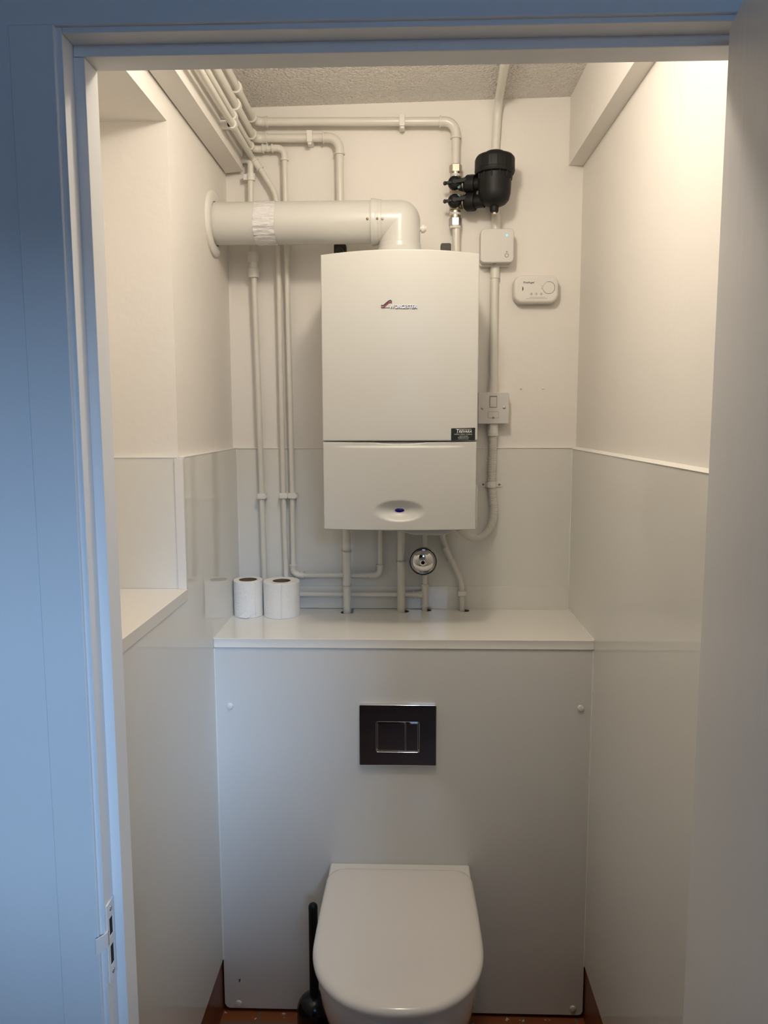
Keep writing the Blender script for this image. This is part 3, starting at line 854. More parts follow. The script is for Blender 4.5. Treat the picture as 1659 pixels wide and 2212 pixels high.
for (q, mm_) in (((-0.1119, -0.2360, 2.2498), 'brass_dark'), ((-0.0856, -0.2360, 2.2495), 'brass_dark'), ((-0.0713, -0.2360, 2.2494), 'steel')):
    dz = q[2] - fz
    rr = fr_ if q[0] < cx0 else (0.0592 if mm_ == 'brass_dark' else er)
    yy = fy - math.sqrt(max(0, rr * rr - dz * dz))
    MB().lathe([(0.0001, -0.0022), (0.0018, -0.0021), (0.0034, -0.0012), (0.0036, 0.0008)], (q[0], yy, q[2]), axis='Y', seg=16).build('flue_screw', mm_, flue)

# ----------------------------------------------------------------------------- heating pipes
R22, R15 = 0.0118, 0.0082
YD = -1.38
g = 'painted pipes along the boxed timber'
def clip_side(o, p, r):
    """clip on a pipe that runs towards the viewer, screwed to the face of the boxed timber"""
    x, y, z = p
    h = r + 0.004
    mb = MB(); mb.tube([(x, y - 0.008, z), (x, y + 0.008, z)], h, 18)
    mb.box(-0.4918, x - r * 0.5, y - 0.008, y + 0.008, z - h * 0.8, z + h * 0.8, 0.001)
    return mb.build('pipe_clip', 'white_plastic', o)
# topmost run: along the timber, across the wall, down to the filter and on behind the boiler
e1 = (-0.4514, -0.0450, 2.5743)
a1 = (0.1362, -0.0400, 2.5672); b1 = (0.1378, -0.0400, 2.4526)
p1 = pipe('painted heating pipe, topmost under the ceiling, turning down to the black filter', [(e1[0], YD, e1[2] + 0.001), (e1[0], -0.040, e1[2]), (a1[0], -0.040, a1[2]), (a1[0], -0.040, b1[2] - 0.008)], R22, [0.026, 0.034], elbows=(1, 2))
wall_clip(p1, (-0.0198, -0.0400, 2.5688), R22, 'X')
clip_side(p1, (e1[0], -0.275, e1[2]), R22)
c1, d1 = (0.1393, -0.0400, 2.2772), (0.1420, -0.0400, 2.2007)
p1b = pipe('painted heating pipe dropping from the black filter behind the boiler', [(c1[0], -0.040, c1[2] + 0.004), (c1[0] + 0.001, -0.032, 1.52)], R22, 0.0)
# second run
e2 = (-0.4538, -0.0450, 2.5294); a2 = (-0.2029, -0.0360, 2.5291)
p2 = pipe('painted heating pipe, second from the ceiling, turning down behind the flue', [(e2[0], YD, e2[2] + 0.001), (e2[0], -0.036, e2[2]), (a2[0], -0.036, a2[2]), (a2[0] + 0.001, -0.036, 2.16), (a2[0] + 0.014, -0.034, 2.08), (a2[0] + 0.014, -0.032, 1.55)], R22, [0.026, 0.034, 0.02, 0.02], elbows=(1, 2))
wall_clip(p2, (-0.2889, -0.0360, 2.5297), R22, 'X')
clip_side(p2, (e2[0], -0.280, e2[2]), R22)
# third run: small bore, down the wall, under the boiler and up into it
e3 = (-0.4599, -0.0450, 2.5012); a3 = (-0.3657, -0.0300, 2.5049)
p3l = [(e3[0], YD, e3[2] + 0.001), (e3[0], -0.030, e3[2]), (a3[0], -0.030, a3[2]), (-0.3642, -0.0300, 2.2074), (-0.3589, -0.0300, 1.4866), (-0.3596, -0.0300, 1.2282), (-0.0876, -0.0300, 1.2292), (-0.0867, -0.0300, 1.3715)]
p3 = pipe('slim painted pipe running down the wall, then level under the boiler and up into it', [*p3l[:7], (p3l[7][0], -0.030, 1.47)], R15, [0.02, 0.022, 0.3, 0.3, 0.020, 0.020], elbows=(1, 2, 5, 6))
wall_clip(p3, (-0.3583, -0.0300, 1.4787), R15, 'Z', -0.0103)
clip_side(p3, (e3[0], -0.285, e3[2]), R15)
q = (-0.4218, -0.0300, 2.5056); coupling(p3, (q[0], -0.030, a3[2]), (1, 0, 0), R15, 0.014)
# fourth run: bends out and drops beside the third
e4 = (-0.4604, -0.0450, 2.4767)
p4 = pipe('slim painted pipe, lowest under the ceiling, swept round to drop beside another', [(e4[0], YD, e4[2] + 0.002), (e4[0], -0.034, e4[2]), (-0.4328, -0.0300, 2.4381), (-0.3929, -0.0300, 2.3734), (-0.3891, -0.0300, 2.2077), (-0.3862, -0.0300, 1.4866), (-0.3829, -0.0300, 1.2289), ((-0.3830, -0.0300, 1.1430)[0], -0.030, ZS + 0.0005)], R15, [0.016, 0.05, 0.08, 0.3, 0.3, 0.3], elbows=())
coupling(p4, (-0.4459, -0.0310, 2.4569), Vector((-0.4328, -0.0300, 2.4381)) - Vector((-0.4590, -0.0320, 2.4756)), R15, 0.026, name='elbow_joint')
wall_clip(p4, (-0.3857, -0.0300, 1.4787), R15, 'Z', -0.0103)
clip_side(p4, (e4[0], -0.290, e4[2] + 0.001), R15)
# fifth: comes out of the boxed timber and runs down the wall nearest the left corner
t5 = (-0.4659, -0.0320, 2.4718)
p5 = pipe('slim painted pipe nearest the left corner with a white push fit coupling', [(-0.512, -0.0305, t5[2]), (t5[0], -0.0305, t5[2]), (-0.4683, -0.0305, 2.3544), (-0.4645, -0.0305, 2.1882), (-0.4585, -0.0305, 1.8609), (-0.4538, -0.0305, 1.4867), (-0.4513, -0.0305, 1.2287), ((-0.4517, -0.0305, 1.1428)[0], -0.0305, ZS + 0.0005)], 0.0090, [0.012, 0.3, 0.3, 0.3, 0.3, 0.3])
q0, q1 = Vector((-0.4636, -0.0305, 2.2082)), Vector((-0.4640, -0.0305, 2.1344))
d = (q1 - q0).normalized(); L = (q1 - q0).length
MB().tube([q0 + d * L * t for t in (0, 0.04, 0.33, 0.36, 0.39, 0.61, 0.64, 0.67, 0.96, 1.0)], 0.016, 24, radii=[0.0150, 0.0165, 0.0165, 0.0155, 0.0125, 0.0125, 0.0155, 0.0165, 0.0165, 0.0150]).build('push_fit_coupling', 'white_plastic', p5)
wall_clip(p5, (-0.4533, -0.0305, 1.4773), 0.0090, 'Z', -0.0103)
k5 = (-0.4715, -0.0305, 2.4227)
mb = MB(); mb.tube([(t5[0], -0.0305, k5[2] - 0.010), (t5[0], -0.0305, k5[2] + 0.010)], 0.0125, 20)
mb.box(t5[0] - 0.022, t5[0] - 0.008, -0.036, -0.0005, k5[2] - 0.009, k5[2] + 0.008, 0.001)
mb.build('pipe_clip', 'white_plastic', p5)

# under the boiler
y6, y7 = -0.062, -0.045
h6 = (-0.1900, -0.0742, 1.1180); 
p6 = pipe('thick painted pipe dropping from the boiler left end into a square notch', [(-0.1885, y6, 1.47), (-0.1900, y6, 1.02)], 0.0120, 0.0)
for z_ in ((-0.1879, -0.0620, 1.3113)[2], (-0.1888, -0.0620, 1.2027)[2]): coupling(p6, (-0.1893, y6, z_), (0, 0, 1), 0.0112, 0.001)
jb = MB(); jb.tube([(-0.1892, y6, (-0.1888, -0.0620, 1.1983)[2]), (-0.1889, y6, (-0.1879, -0.0620, 1.3098)[2])], 0.0127, 20)
jb.build('pipe_sleeve', 'pipe', p6)
x7 = (-0.0218, -0.0450, 1.2362)[0]
p7 = pipe('thick painted pipe dropping from the middle of the boiler into the worktop', [(x7, y7, 1.47), (x7 - 0.001, y7, 1.02)], 0.0122, 0.0)
coupling(p7, (x7, y7, (-0.0203, -0.0450, 1.2784)[2]), (0, 0, 1), 0.0118, 0.001)
x8 = (0.0511, -0.0300, 1.1672)[0]
p8 = pipe('slim painted pipe behind the round chrome fitting with a tee near the worktop', [(x8, -0.030, 1.47), (x8, -0.030, 1.02)], R15, 0.0)
tz = (0.0258, -0.0300, 1.1679)[2]
tz1, tz0 = (0.0503, -0.0300, 1.1997)[2], (0.0505, -0.0300, 1.1332)[2]; txl = (0.0164, -0.0300, 1.1678)[0]
tm = MB(); tm.tube([(x8, -0.030, tz0), (x8, -0.030, tz1)], R15 + 0.0018); tm.tube([(txl, -0.030, tz), (x8, -0.030, tz)], R15 + 0.0016)
tm.tube([(x8 - 0.022, -0.030, tz), (x8 - 0.014, -0.030, tz), (x8 - 0.008, -0.030, tz)], 0.01, radii=[R15 + 0.0014, R15 + 0.0028, R15 + 0.005])
collar(tm, (x8, -0.030, tz1), (0, 0, 1), R15 + 0.0044); collar(tm, (x8, -0.030, tz0), (0, 0, 1), R15 + 0.0044); collar(tm, (txl, -0.030, tz), (1, 0, 0), R15 + 0.0044)
tm.build('tee_joint', 'pipe', p8)
x9 = (-0.3928, -0.0300, 1.1660)[0]
p9 = pipe('slim painted level pipe just above the worktop behind the toilet rolls', [(x9, -0.030, tz), (txl + 0.006, -0.030, tz)], R15, 0.0)
p10 = pipe('slim painted pipe with an angled offset at the right end under the boiler', [((0.1040, -0.0300, 1.3646)[0], -0.030, 1.47), (0.1056, -0.0300, 1.3502), (0.1187, -0.0300, 1.3096), (0.1603, -0.0300, 1.2221), (0.1656, -0.0300, 1.1928), (0.1677, -0.0300, 1.1205), ((0.1677, -0.0300, 1.1205)[0], -0.030, 1.02)], R15, [0.03, 0.0, 0.05, 0.05, 0.0])
q0, q1 = Vector((0.1144, -0.0300, 1.3168)), Vector((0.1318, -0.0300, 1.2790))
coupling(p10, (q0 + q1) / 2, q1 - q0, R15, (q1 - q0).length)
wall_clip(p10, (0.1665, -0.0300, 1.1737), R15, 'Z', -0.0135, 0.0155)

# round chrome fitting
gq = (0.0448, -0.0750, 1.2820)
gy = -0.075; grr = 0.0445
gf = thing('chrome_fitting', 'round polished chrome disc with a dark hollow centre on a pipe under the boiler', 'valve', (gq[0], -0.04, gq[2] - grr))
gm = MB(); gm.lathe([(0.0001, 0.012), (0.030, 0.012), (0.0425, 0.008), (0.0445, 0.002), (0.0440, -0.002), (0.0415, -0.0045), (0.0385, -0.0045), (0.0370, -0.002), (0.0360, 0.0015), (0.0345, 0.0020)] + [(0.0345 * math.sin(R(t)), 0.0020 - 0.0120 * math.cos(R(t))) for t in range(88, 14, -4)], (gq[0], gy, gq[2]), axis='Y', seg=64, close=False)
gm.build('bell', 'chrome', gf)
gm = MB(); gm.lathe([(0.0150, -0.008), (0.0125, -0.0105), (0.0105, -0.014), (0.0098, -0.020), (0.0085, -0.023), (0.0058, -0.024), (0.0050, -0.022), (0.0048, -0.010)], (gq[0] - 0.001, gy, gq[2]), axis='Y', seg=32, close=False)
gm.build('spindle', 'chrome', gf)
MB().lathe([(0.0050, -0.0185), (0.0001, -0.0183)], (gq[0] - 0.001, gy, gq[2]), axis='Y', seg=24, close=False).build('spindle_bore', 'hole', gf)
MB().tube([(gq[0], gy + 0.012, gq[2]), (gq[0], -0.037, gq[2])], 0.010, 20).build('stem', 'chrome', gf)

# ----------------------------------------------------------------------------- magnetic filter
mfx = a1[0]                       # axis of the pipe
vy = -0.048
mq = (0.2442, -0.0950, 2.3799); my = -0.095
mf = thing('magnetic_filter', 'black canister filter on the pipe right of the flue', 'filter', (mq[0], my, (0.2447, -0.0950, 2.3038)[2]))
zt_ = (0.2432, -0.0950, 2.4089)[2]; zl0 = (0.2431, -0.0950, 2.4140)[2]; zl1 = (0.2425, -0.0950, 2.4529)[2]; zbt = (0.2458, -0.0950, 2.3152)[2]
cb = MB(); cb.lathe([(0.0001, zbt), (0.018, zbt), (0.032, zbt + 0.006), (0.041, zbt + 0.016), (0.0455, zbt + 0.034), (0.0475, zt_ - 0.02), (0.0490, zl0)], (mq[0], my, 0), seg=56)
cb.lathe([(0.0001, zbt - 0.016), (0.0105, zbt - 0.016), (0.0125, zbt - 0.012), (0.0135, zbt + 0.01)], (mq[0], my, 0), seg=28)
for k in range(7):
    a = R(200 + 27 * k)
    c, s = math.cos(a), math.sin(a)
    cb.tube([(mq[0] + 0.0478 * c, my + 0.0478 * s, zt_ - 0.022), (mq[0] + 0.0495 * c, my + 0.0495 * s, zl0 - 0.001)], 0.0022, 8)
cb.build('canister', 'black_plastic', mf)
lm = MB()
def knurl(a, h): return 1.0 + (0.012 if (math.sin(15 * a) > 0.86 and zl0 - 0.004 < h < zl1 - 0.004) else 0.0)
lm.lathe([(0.0480, zl0 - 0.014), (0.0545, zl0 - 0.011), (0.0570, zl0 - 0.004), (0.0568, zl0 - 0.001), (0.0552, zl0), (0.0562, zl0 + 0.002), (0.0560, zl1 - 0.012), (0.0540, zl1 - 0.006), (0.0500, zl1 - 0.001), (0.034, zl1 + 0.004), (0.0275, zl1 + 0.0045), (0.026, zl1 + 0.010), (0.014, zl1 + 0.0125), (0.0001, zl1 + 0.013)], (mq[0], my, 0), seg=150, rfun=knurl)
lm.build('canister_lid', 'black_plastic', mf)
MB().lathe([(0.0095, zl1 + 0.0125), (0.0095, zl1 + 0.0165), (0.008, zl1 + 0.018), (0.0001, zl1 + 0.018)], (mq[0], my, 0), seg=24).build('vent_cap', 'grey_plastic', mf)
ds = MB(); ds.lathe([(0.0001, zbt - 0.0225), (0.0055, zbt - 0.0225), (0.0062, zbt - 0.021), (0.0062, zbt - 0.015)], (mq[0], my, 0), seg=6)
ds.build('drain_screw', 'nickel', mf)
def union(zv, zc_):
    """valve body on the pipe, union nut and spigot towards the canister, lever handle facing out"""
    A = Vector((mfx, vy, zv)); B = Vector((mq[0], my, zc_)); d = (B - A).normalized()
    vb = MB(); vb.tube([A - d * 0.012, A + d * 0.030], 0.0165, 28)
    vb.tube([A + d * 0.026, A + d * 0.030], 0.021, 28)
    vb.lathe([(0.0185, -0.020), (0.0185, 0.020)], A, seg=28)
    vo = vb.build('valve_body', 'nickel', mf)
    sp = MB(); sp.tube([A + d * 0.022, A + d * 0.034, B - d * 0.030], 0.0185, 28)
    sp.build('spigot', 'black_plastic', mf)
    un = MB()
    un.tube([A + d * t for t in (0.0345, 0.037, 0.058, 0.0605)], 0.0255, 60, radii=[0.0245, 0.0262, 0.0262, 0.0245])
    un.build('union_nut', 'black_plastic', mf)
    hc = A + Vector((-0.004, -0.020, 0))
    hm = MB(); hm.lathe([(0.0001, -0.014), (0.010, -0.014), (0.017, -0.010), (0.0195, -0.004), (0.0195, 0.004)], hc, axis='Y', seg=36)
    hm.lathe([(0.0065, -0.0135), (0.0065, -0.0185), (0.0035, -0.0185), (0.0030, -0.016), (0.0001, -0.016)], hc, axis='Y', seg=20)
    lev = MB(); lev.box(-0.008, 0.034, -0.008, 0.006, -0.0055, 0.0055, 0.002); lev.box(-0.0285, -0.008, -0.0045, 0.004, -0.0040, 0.0040, 0.0015)
    lev.lathe([(0.0001, -0.0045), (0.004, -0.0045), (0.0052, -0.003), (0.0052, 0.004), (0.0001, 0.004)], (-0.0285, 0, 0), axis='Y', seg=20)
    bmesh.ops.transform(lev.bm, matrix=Matrix.Translation(hc + Vector((0, -0.011, 0))) @ Matrix.Rotation(R(-7), 4, 'Y'), verts=lev.bm.verts)
    me2 = bpy.data.meshes.new('t'); lev.bm.to_mesh(me2); lev.bm.free(); hm.bm.from_mesh(me2); bpy.data.meshes.remove(me2)
    ho = hm.build('lever_handle', 'black_plastic', vo)
    return vo, hc
zv1, zv2 = (0.1332, -0.0480, 2.3884)[2], (0.1336, -0.0480, 2.3385)[2]
vo1, hc1 = union(zv1, (0.2435, -0.0950, 2.3825)[2] - 0.003)
vo2, hc2 = union(zv2, (0.2442, -0.0950, 2.3331)[2] - 0.001)
for (vo, hc, sg) in ((vo1, hc1, -1), (vo2, hc2, 1)):
    MB().lathe([(0.0001, -0.0110), (0.0050, -0.0105), (0.0050, 0.0)], (hc.x + 0.0118, hc.y, hc.z + sg * 0.0122), axis='Y', seg=16).build('teal_insert', 'teal', vo)
def hexnut(zlo, zhi, col=False):
    mb = MB(); mb.lathe([(0.0165, zlo), (0.0185, zlo + 0.002), (0.0185, zhi - 0.002), (0.0165, zhi)], (mfx, -0.040, 0), seg=6)
    return mb
n1 = ((0.1344, -0.0450, 2.4241)[2], (0.1342, -0.0450, 2.4473)[2]); n2 = ((0.1384, -0.0450, 2.2734)[2], (0.1381, -0.0450, 2.2982)[2])
hexnut(*n1).build('compression_nut', 'nickel', mf)
hexnut(*n2).build('compression_nut', 'steel', mf)
for (za, zb_) in ((zv1 + 0.012, n1[0] + 0.001), (n2[1] - 0.001, zv2 - 0.012)):
    MB().lathe([(0.0158, za), (0.0158, zb_)], (mfx, -0.0415, 0), seg=28).build('valve_neck', 'nickel', mf)
for zz in ((n1[0] + zv1) / 2 + 0.010, (n2[1] + zv2) / 2 - 0.010):
    nb = MB(); nb.lathe([(0.0161, zz - 0.003), (0.0161, zz + 0.003)], (mfx, -0.0415, 0), seg=28, close=False); o = nb.build('neck_band', 'print_white', mf)
    dots = MB()
    for k in range(9):
        a = R(-150 + k * 15); dots.box(mfx + 0.0163 * math.cos(a) - 0.0007, mfx + 0.0163 * math.cos(a) + 0.0007, -0.0415 + 0.0163 * math.sin(a) - 0.0005, -0.0415 + 0.0163 * math.sin(a) + 0.0005, zz - 0.0011, zz + 0.0009)
    dots.build('band_marks', 'print', o)
MB().lathe([(0.0150, n2[0] - 0.006), (0.0165, n2[0] - 0.004), (0.0165, n2[0] + 0.001)], (mfx, -0.040, 0), seg=28).build('compression_olive', 'white_plastic', mf)

# ----------------------------------------------------------------------------- conduit and controls on the right
cr = 0.0122
cA = (0.2503, -0.2637, 2.6290)
cxw = (0.2563, -0.0125, 2.5915)[0]
zcw = zc(cxw)
k1 = (0.2516, -0.0135, 2.4881); k2 = (0.2582, -0.0135, 2.2650)
pth = [(cA[0] - 0.012, -1.40, zc(cA[0]) - 0.0135), (cA[0] - 0.001, -0.25, zcw - 0.0135), (cxw + 0.004, -0.0135, zcw - 0.0135), (k1[0] + 0.001, -0.0135, k1[2]), (k2[0], -0.0135, k2[2] - 0.02)]
pts, _ = fillet(pth, [0.0, 0.05, 0.3])
cd = MB().tube(pts, cr, 24).build('cable_conduit', 'conduit'); tag(cd, 'round white conduit from the ceiling down behind the black filter', 'conduit')
sq = (0.2569, -0.0135, 2.3101)
MB().tube([(k2[0], -0.0135, k2[2] + 0.004), (k2[0], -0.0135, sq[2])], cr + 0.0014, 24).build('conduit_socket', 'conduit', cd)

# smart receiver
f0, f1 = (0.2092, -0.0550, 2.2644), (0.3077, -0.0550, 2.1673)
rcx, rcz, rw, rh = (f0[0] + f1[0]) / 2, (f0[2] + f1[2]) / 2, f1[0] - f0[0], f0[2] - f1[2]
rc_ = thing('heating_receiver', 'square pale heating receiver with a small cyan light', 'receiver', (rcx, 0, rcz - rh / 2))
MB().prism(rrect(rcx - 0.0, rcz, rw, rh, 0.0125, 8), -0.026, -0.055, bevel=0.004, seg=4).build('cover', 'grey_plastic', rc_)
MB().prism(rrect(rcx - 0.002, rcz - 0.006, rw * 0.93, rh * 0.96, 0.006), -0.0004, -0.0245, bevel=0.001).build('back_box', 'white_plastic', rc_)
gp = MB(); gp.box(rcx - rw * 0.42, rcx + rw * 0.38, -0.0262, -0.0243, rcz - rh * 0.485, rcz + rh * 0.45); gp.build('cover_gap', 'hole', rc_)
lq = (0.2865, -0.0560, 2.2445); bq = (0.2866, -0.0560, 2.1876)
MB().lathe([(0.0024, 0.0005), (0.0024, -0.0004), (0.0001, -0.0006)], (lq[0], -0.055, lq[2]), axis='Y', seg=20, close=False).build('status_light', 'cyan_led', rc_)
bt = MB(); bt.tube([(bq[0] + 0.0052 * math.cos(2 * PI * k / 32), -0.0551, bq[2] + 0.0052 * math.sin(2 * PI * k / 32)) for k in range(33)], 0.00055, 8)
bt.build('button_ring', 'print', rc_)
MB().lathe([(0.0046, 0.0), (0.0046, -0.0007), (0.0001, -0.0010)], (bq[0], -0.0549, bq[2]), axis='Y', seg=24, close=False).build('button', 'grey_plastic', rc_)
hi = (0.2866, -0.0560, 2.1977)
MB().prism([(hi[0] - 0.0022, hi[2] - 0.0014), (hi[0] + 0.0022, hi[2] - 0.0014), (hi[0] + 0.0022, hi[2] + 0.0004), (hi[0], hi[2] + 0.0024), (hi[0] - 0.0022, hi[2] + 0.0004)], -0.0549, -0.0552).build('house_symbol', 'print_grey', rc_)
bt_ = (0.2524, -0.0420, 2.1670)
MB().box(bt_[0] - 0.005, bt_[0] + 0.005, -0.045, -0.040, rcz - rh / 2 - 0.0004, rcz - rh / 2 + 0.0002).build('underside_mark', 'print', rc_)

# conduit between receiver and spur
zr = rcz - rh / 2 - 0.002
qa = (0.2571, -0.0135, 2.1516); qb = (0.2563, -0.0135, 1.8171)
cd2 = MB().tube([(qa[0], -0.0135, zr + 0.004), (qa[0] - 0.0015, -0.0135, (0.2554, -0.0135, 2.0775)[2]), (qb[0] + 0.001, -0.0135, qb[2])], cr, 24).build('cable_conduit', 'conduit')
tag(cd2, 'round white conduit between the receiver and the fused spur', 'conduit')
MB().tube([(qa[0], -0.0135, zr + 0.002), (qa[0], -0.0135, (0.2561, -0.0135, 2.1288)[2])], cr + 0.0016, 24).build('conduit_socket', 'conduit', cd2)
qd = (0.2553, -0.0135, 1.7893)
ad = MB(); ad.tube([(qb[0] + 0.0008, -0.0140, qb[2] + 0.012), (qb[0], -0.0140, qd[2] - 0.004)], cr + 0.0022, 40)
for k in range(14):
    a = 2 * PI * k / 14
    ad.tube([(qb[0] + (cr + 0.0022) * math.cos(a), -0.0140 + (cr + 0.0022) * math.sin(a), qd[2] + 0.012), (qb[0] + (cr + 0.0022) * math.cos(a), -0.0140 + (cr + 0.0022) * math.sin(a), qd[2] - 0.003)], 0.0009, 6)
ad.build('conduit_adaptor', 'flex', cd2)

# fused spur
f0, f1 = (0.2086, -0.0460, 1.7921), (0.3017, -0.0460, 1.6977)
scx, scz, sw, sh = (f0[0] + f1[0]) / 2, (f0[2] + f1[2]) / 2, f1[0] - f0[0], f0[2] - f1[2]
sp_ = thing('fused_spur', 'square white fused spur switch right of the boiler', 'switch', (scx, 0, scz - sh / 2))
MB().prism(rrect(scx, scz, sw, sh, 0.004), -0.036, -0.046, bevel=0.0025, seg=3).build('faceplate', 'grey_plastic', sp_)
MB().prism(rrect(scx, scz, sw * 0.97, sh * 0.97, 0.003), -0.0004, -0.0358, bevel=0.0005).build('back_box', 'white_plastic', sp_)
r0, r1 = (0.2442, -0.0460, 1.7800), (0.2643, -0.0460, 1.7476)
MB().box(r0[0] - 0.0012, r1[0] + 0.0012, -0.0462, -0.040, r1[2] - 0.0012, r0[2] + 0.0012, 0.0001).build('rocker_recess', 'print_grey', sp_)
rk = MB(); rk.box(r0[0], r1[0], -0.0485, -0.041, r1[2], r0[2] - 0.002, 0.0016); rk.build('rocker_switch', 'grey_plastic', sp_)
r0, r1 = (0.2393, -0.0460, 1.7339), (0.2703, -0.0460, 1.7155)
MB().prism(rrect((r0[0] + r1[0]) / 2, (r0[2] + r1[2]) / 2, r1[0] - r0[0] + 0.0014, r0[2] - r1[2] + 0.0014, 0.003), -0.044, -0.04612).build('fuse_recess', 'print_grey', sp_)
MB().prism(rrect((r0[0] + r1[0]) / 2, (r0[2] + r1[2]) / 2, r1[0] - r0[0], r0[2] - r1[2], 0.0025), -0.044, -0.0468, bevel=0.0006).build('fuse_carrier', 'grey_plastic', sp_)
for (q, rr) in (((0.2218, -0.0470, 1.7443), 0.0042), ((0.2872, -0.0470, 1.7457), 0.0042)):
    MB().lathe([(rr, 0.0008), (rr * 0.9, -0.0014), (rr * 0.5, -0.0024), (0.0001, -0.0026)], (q[0], -0.046, q[2]), axis='Y', seg=20, close=False).build('spur_screw', 'nickel', sp_)
q = (0.2547, -0.0470, 1.7160)
MB().lathe([(0.0032, 0.0), (0.0032, -0.0014), (0.0001, -0.0016)], (q[0], -0.046, q[2]), axis='Y', seg=18, close=False).build('fuse_screw', 'print_grey', sp_)

# flexible conduit
yf = -0.022
ctl = [(0.2573, -0.0220, 1.6774), (0.2572, -0.0220, 1.6352), (0.2559, -0.0220, 1.5786), (0.2547, -0.0220, 1.5118), (0.2596, -0.0220, 1.4675), (0.2625, -0.0260, 1.4292), (0.2535, -0.0360, 1.3888), (0.2347, -0.0500, 1.3635), (0.2105, -0.0700, 1.3529), (0.1878, -0.0900, 1.3595), (0.1668, -0.1100, 1.3751), (0.1481, -0.1200, 1.3918)]
def catmull(P, n):
    P = [Vector(p) for p in P]; P = [P[0] * 2 - P[1]] + P + [P[-1] * 2 - P[-2]]
    out = []
    for i in range(1, len(P) - 2):
        for k in range(n):
            t = k / n
            out.append(0.5 * ((2 * P[i]) + (P[i + 1] - P[i - 1]) * t + (2 * P[i - 1] - 5 * P[i] + 4 * P[i + 1] - P[i + 2]) * t * t + (3 * P[i] - P[i - 1] - 3 * P[i + 1] + P[i + 2]) * t ** 3))
    out.append(P[-2]); return out
raw = catmull(ctl, 40)
acc = [0.0]
for a, c in zip(raw, raw[1:]): acc.append(acc[-1] + (c - a).length)
pitch = 0.0043; step = pitch / 6
n = int(acc[-1] / step); fine, rad = [], []
j = 0
for i in range(n + 1):
    s = i * step
    while j < len(acc) - 2 and acc[j + 1] < s: j += 1
    t = (s - acc[j]) / max(1e-9, acc[j + 1] - acc[j])
    fine.append(raw[j].lerp(raw[j + 1], t)); rad.append((0.0110, 0.0112, 0.0124, 0.0130, 0.0130, 0.0122)[i % 6])
fx_ = MB().tube(fine, 0.012, 22, radii=rad).build('flexible_conduit', 'flex', sharp=60)
tag(fx_, 'ribbed white flexible conduit curving from the spur up under the boiler', 'conduit')
a0, a1_, a2_ = (0.2567, -0.0220, 1.6998), (0.2572, -0.0220, 1.6690), (0.2573, -0.0220, 1.6612)
MB().tube([(a0[0], yf, a0[2] + 0.004), (a0[0], yf, a1_[2]), (a0[0], yf, a1_[2] - 0.0005), (a0[0], yf, a1_[2] - 0.002), (a0[0], yf, a1_[2] - 0.0025), (a0[0], yf, a2_[2])], 0.016, 28, radii=[0.0162, 0.0162, 0.0162, 0.0150, 0.0166, 0.0162]).build('gland', 'white_plastic', fx_)
mk = (0.2431, -0.0370, 1.6846)
gk = MB()
for k in range(4): gk.box(mk[0] - 0.0012, mk[0] + 0.0012, yf - 0.0135, yf - 0.0122, mk[2] + 0.008 - k * 0.0042, mk[2] + 0.0105 - k * 0.0042)
gk.build('gland_marks', 'print_grey', fx_)
# saddle over it
sq = (0.2531, -0.0340, 1.5121)
sd = thing('conduit_saddle', 'white saddle clip with two screws holding the ribbed conduit', 'clip', (sq[0], -0.0103, sq[2] - 0.008))
h = 0.0082
sm = MB()
arc = [(sq[0] + (0.0135 + 0.0022) * math.cos(R(a)), yf - (0.0135 + 0.0022) * math.sin(R(a))) for a in range(0, 181, 12)]
arci = [(sq[0] + 0.0135 * math.cos(R(a)), yf - 0.0135 * math.sin(R(a))) for a in range(180, -1, -12)]
sm.prism([(sq[0] + 0.0157, -0.0103)] + arc + [(sq[0] - 0.0157, -0.0103), (sq[0] - 0.0135, -0.0103)] + arci + [(sq[0] + 0.0135, -0.0103)], sq[2] - h, sq[2] + h, axis='Z')
wq0, wq1 = (0.2209, -0.0120, 1.5102)[0], (0.2906, -0.0120, 1.5102)[0]
for (xa_, xb_) in ((wq0, sq[0] - 0.0135), (sq[0] + 0.0135, wq1)):
    left = xa_ == wq0
    c_ = xa_ + h if left else xb_ - h
    pl_ = []
    if left:
        pl_ = [(xb_, sq[2] - h), (xb_, sq[2] + h)] + [(c_ + h * math.cos(R(a)), sq[2] + h * math.sin(R(a))) for a in range(90, 271, 15)]
    else:
        pl_ = [(xa_, sq[2] + h), (xa_, sq[2] - h)] + [(c_ + h * math.cos(R(a)), sq[2] + h * math.sin(R(a))) for a in range(-90, 91, 15)]
    sm.prism(pl_, -0.0103, -0.0135, bevel=0.0008)
sm.build('strap', 'white_plastic', sd)
for q in ((0.2300, -0.0145, 1.5119), (0.2801, -0.0145, 1.5119)):
    MB().lathe([(0.0036, 0.0005), (0.0034, -0.0012), (0.0018, -0.0022), (0.0001, -0.0022)], (q[0], -0.0135, q[2]), axis='Y', seg=16, close=False).build('saddle_screw', 'brass_dark', sd)

